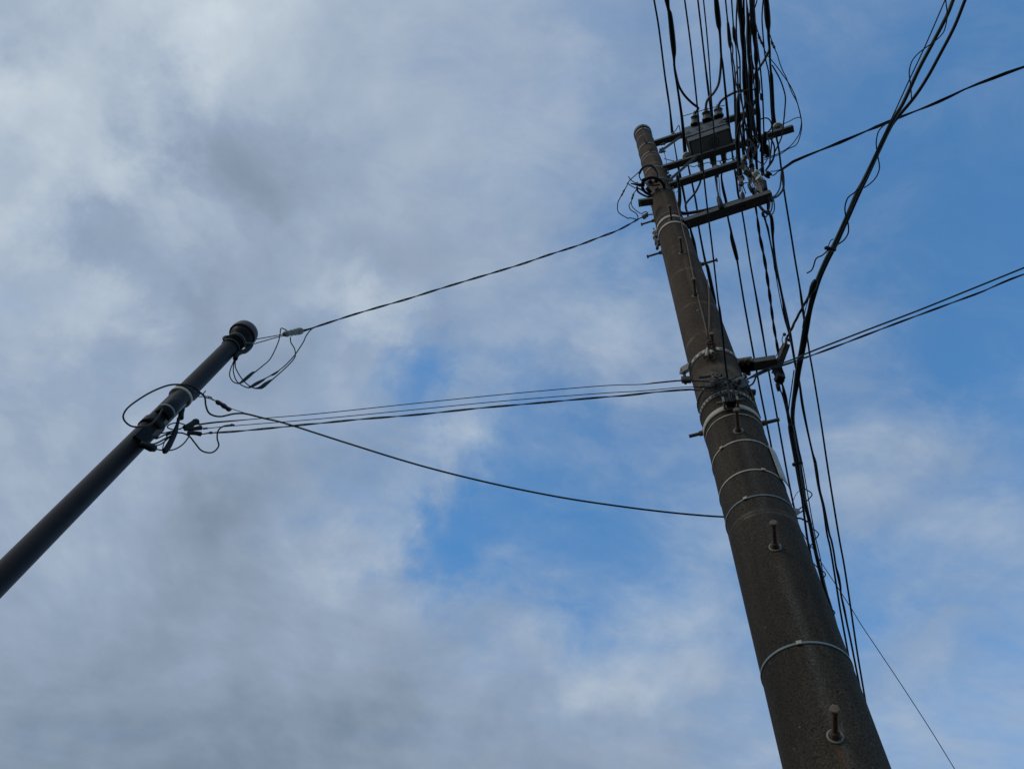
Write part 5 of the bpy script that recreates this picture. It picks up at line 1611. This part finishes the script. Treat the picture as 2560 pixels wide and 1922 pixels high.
lcable('slack_lead', [(452, 1072), (436, 1074), (421, 1070), (418.7, 1066), (426, 1060), (440, 1057), (455, 1059), (466, 1064)], 3, 'small flat ring of wire above the stick closure', 'lead', GD)
lcable('slack_lead', [(378.7, 1111.5), (395, 1106), (411.6, 1097), (430, 1088), (444.6, 1080)], 4, 'upper straight lead from the ball gland', 'lead', GD)
lcable('slack_lead', [(380, 1113), (392, 1113), (404, 1109), (420, 1096), (436, 1084)], 3, 'second curved lead from the ball gland', 'lead', GD)
lcable('slack_lead', [(388, 1085), (405, 1083), (425, 1079), (440, 1075), (455, 1070)], 3, 'level lead leaving the lower eye bracket', 'lead', GD)
lcable('slack_lead', [(390, 1097), (405, 1090), (420, 1083), (436, 1077)], 3.4, 'thick slanting lead leaving the lower eye bracket', 'lead', GD)
lcable('slack_lead', [(421, 1083), (415, 1095), (409, 1110), (406, 1124)], 2.4, 'thin upright wire beside the stick closure', 'lead', GD, M_WIRE)
lcable('stick_closure', [(447, 1045, 8), (444, 1058, 7), (440, 1072, 10), (436, 1085, 12), (427, 1104, 13), (420, 1117, 14), (413, 1127, 13), (410, 1131, 8)], 12, 'long dark stick-like closure hanging by the steel pole', 'closure', n=10)
lcable('black_connector', [(457, 1013, 6), (458, 1022, 8), (453, 1034, 12), (452, 1046, 13)], 12, 'dark boxy connector hanging under the splice housing', 'connector', n=8)
for k, (C, wd, lab) in enumerate((([(460, 1069, 10), (475, 1063, 13), (483, 1058, 13), (490, 1054, 15), (494, 1060, 10)], 12, 'top dead-end cleat of the three beside the steel pole'),
                    ([(462, 1072, 10), (475, 1072, 10), (490, 1071, 10), (502, 1069, 12)], 10, 'middle dead-end cleat of the three beside the steel pole'),
                    ([(470, 1082, 9), (480, 1082, 10), (492, 1083, 10), (502, 1085, 11)], 10, 'bottom dead-end cleat of the three beside the steel pole'))):
    lcable('cleat', C, wd, lab, 'cleat', 'dead-end cleats', n=8)
lcable('sleeve', [(508, 1071.5, 4.5), (518, 1070.5, 4.5)], 4, 'small dark barrel on the middle level line', 'sleeve')
lcable('sleeve', [(576, 1061, 4), (578, 1062, 6), (586, 1063, 4)], 4, 'wedge tap on the middle level line above the U-shaped lead', 'sleeve')
lcable('sleeve', [(524, 1082, 6), (530, 1081.5, 6)], 4, 'small collar on the lowest level line', 'sleeve')
# turnbuckle strain fitting
tb = empty('strain_fitting', LP(560, 1010), 'brown wavy strain fitting on the sagging cable near the steel pole', 'strain fitting')
for C, wd, nm, m_ in (([(491, 991), (505, 991.5), (520, 991), (529, 994), (524, 996), (510, 993)], 2.6, 'eye_rod', M_DGAL),
                      ([(505, 988), (514, 977)], 2.6, 'pin', M_DGAL),
                      ([(520, 993), (530, 999), (542, 1003)], 2.2, 'link_wire', M_DGAL),
                      ([(526, 991), (534, 999), (543, 1002)], 1.6, 'link_wire', M_DGAL),
                      ([(541, 1001, 6), (545, 1006, 11), (553, 1010, 9), (560, 1015, 12), (566, 1019, 9), (572, 1023, 11), (577, 1023, 7)], 9, 'body', M_CAPUND),
                      ([(577, 1021), (592, 1026), (608, 1031)], 1.8, 'link_wire', M_WIRE)):
    lcable(nm, C, wd, None, None, None, m_, parent=tb)
# strain block by the cap with its leads
cbk = empty('strain_block', LP(731, 831), 'pale mottled strain block floating right of the flared cap', 'insulator')
a_, b_ = LP(708.5, 836), LP(753.5, 827)
d = b_ - a_; L = d.length; rr = prad(a_, 17)
MB().lathe(a_, d, [(0, 0), (0, rr * .5), (L * .08, rr * .8), (L * .2, rr), (L * .33, rr * .75), (L * .42, rr), (L * .55, rr * .8), (L * .64, rr * 1.05), (L * .74, rr * .8), (L * .8, rr * 1.1), (L * .95, rr * 1.05), (L, rr * .9), (L, 0)], 12).build('body', M_GLASSI, cbk)
for (u, q_) in ((.2, .6), (.45, -.5), (.62, .5), (.85, .3)):
    c = a_.lerp(b_, u) + (EYE - a_).normalized() * rr * .7 + Vector((0, 0, rr * q_ * .5))
    MB().box(c, d.normalized() * rr * .35, x_.cross(d).normalized() * rr * .35, Vector((0, 0, rr * .25))).build('white_lug', M_WHITE, cbk, bevel=.003)
for C, wd in (([(640, 848), (675, 842), (709, 835.7)], 2.2), ([(634, 860), (665, 851), (697, 842), (709, 840)], 2.2), ([(753, 825.6), (772, 822), (790, 816.7)], 2.2), ([(753, 831), (772, 824), (790, 817.5)], 2.2)):
    lcable('strain_wire', C, wd, None, None, None, M_WIRE, parent=cbk)
GF = 'leads drooping from the cap of the steel pole'
for C, lab in (([(789, 817.5), (780, 822), (771.6, 830.6), (764, 842), (757.7, 856), (738.7, 885), (723.5, 902.8), (710, 916), (698, 925.6, 2.6), (692, 930.6, 4.5), (683, 936, 5), (676, 939, 2.6), (664, 945.8, 3), (656, 951, 6), (641, 959, 8), (628.6, 966, 6), (618.5, 968.6, 3), (603, 962), (590.6, 951), (584, 932), (583.7, 916.7), (586.8, 900), (590.6, 888)], 'drooping lead with two spindle sleeves, middle of the three'),
               ([(726, 843), (727.3, 856), (736, 871), (738.5, 885), (735, 896.5), (717, 916.7), (683, 947, 3), (676.7, 951, 5), (664, 960, 9), (655, 967, 9), (645, 970, 5), (636, 970, 3), (622, 963.5), (605.8, 948), (593, 928), (588, 913), (590, 890)], 'drooping lead hanging lowest, with the fattest sleeve'),
               ([(717, 826), (711, 823), (704.6, 820.5), (701.5, 823), (700.8, 830.6), (697, 851), (685.6, 878.7), (673, 900), (654, 916.7), (638.7, 929, 3), (632, 932, 6), (620, 942, 8), (608, 952, 7), (596, 958.5, 3), (581.8, 953), (574, 938), (576.7, 921.8), (584, 904), (589, 888)], 'drooping lead looping nearest the steel pole')):
    lcable('drooping_lead', C, 2.6, lab, 'lead', GF, M_WIRE)

for o in bpy.data.objects:
    if '_w' in o: del o['_w']
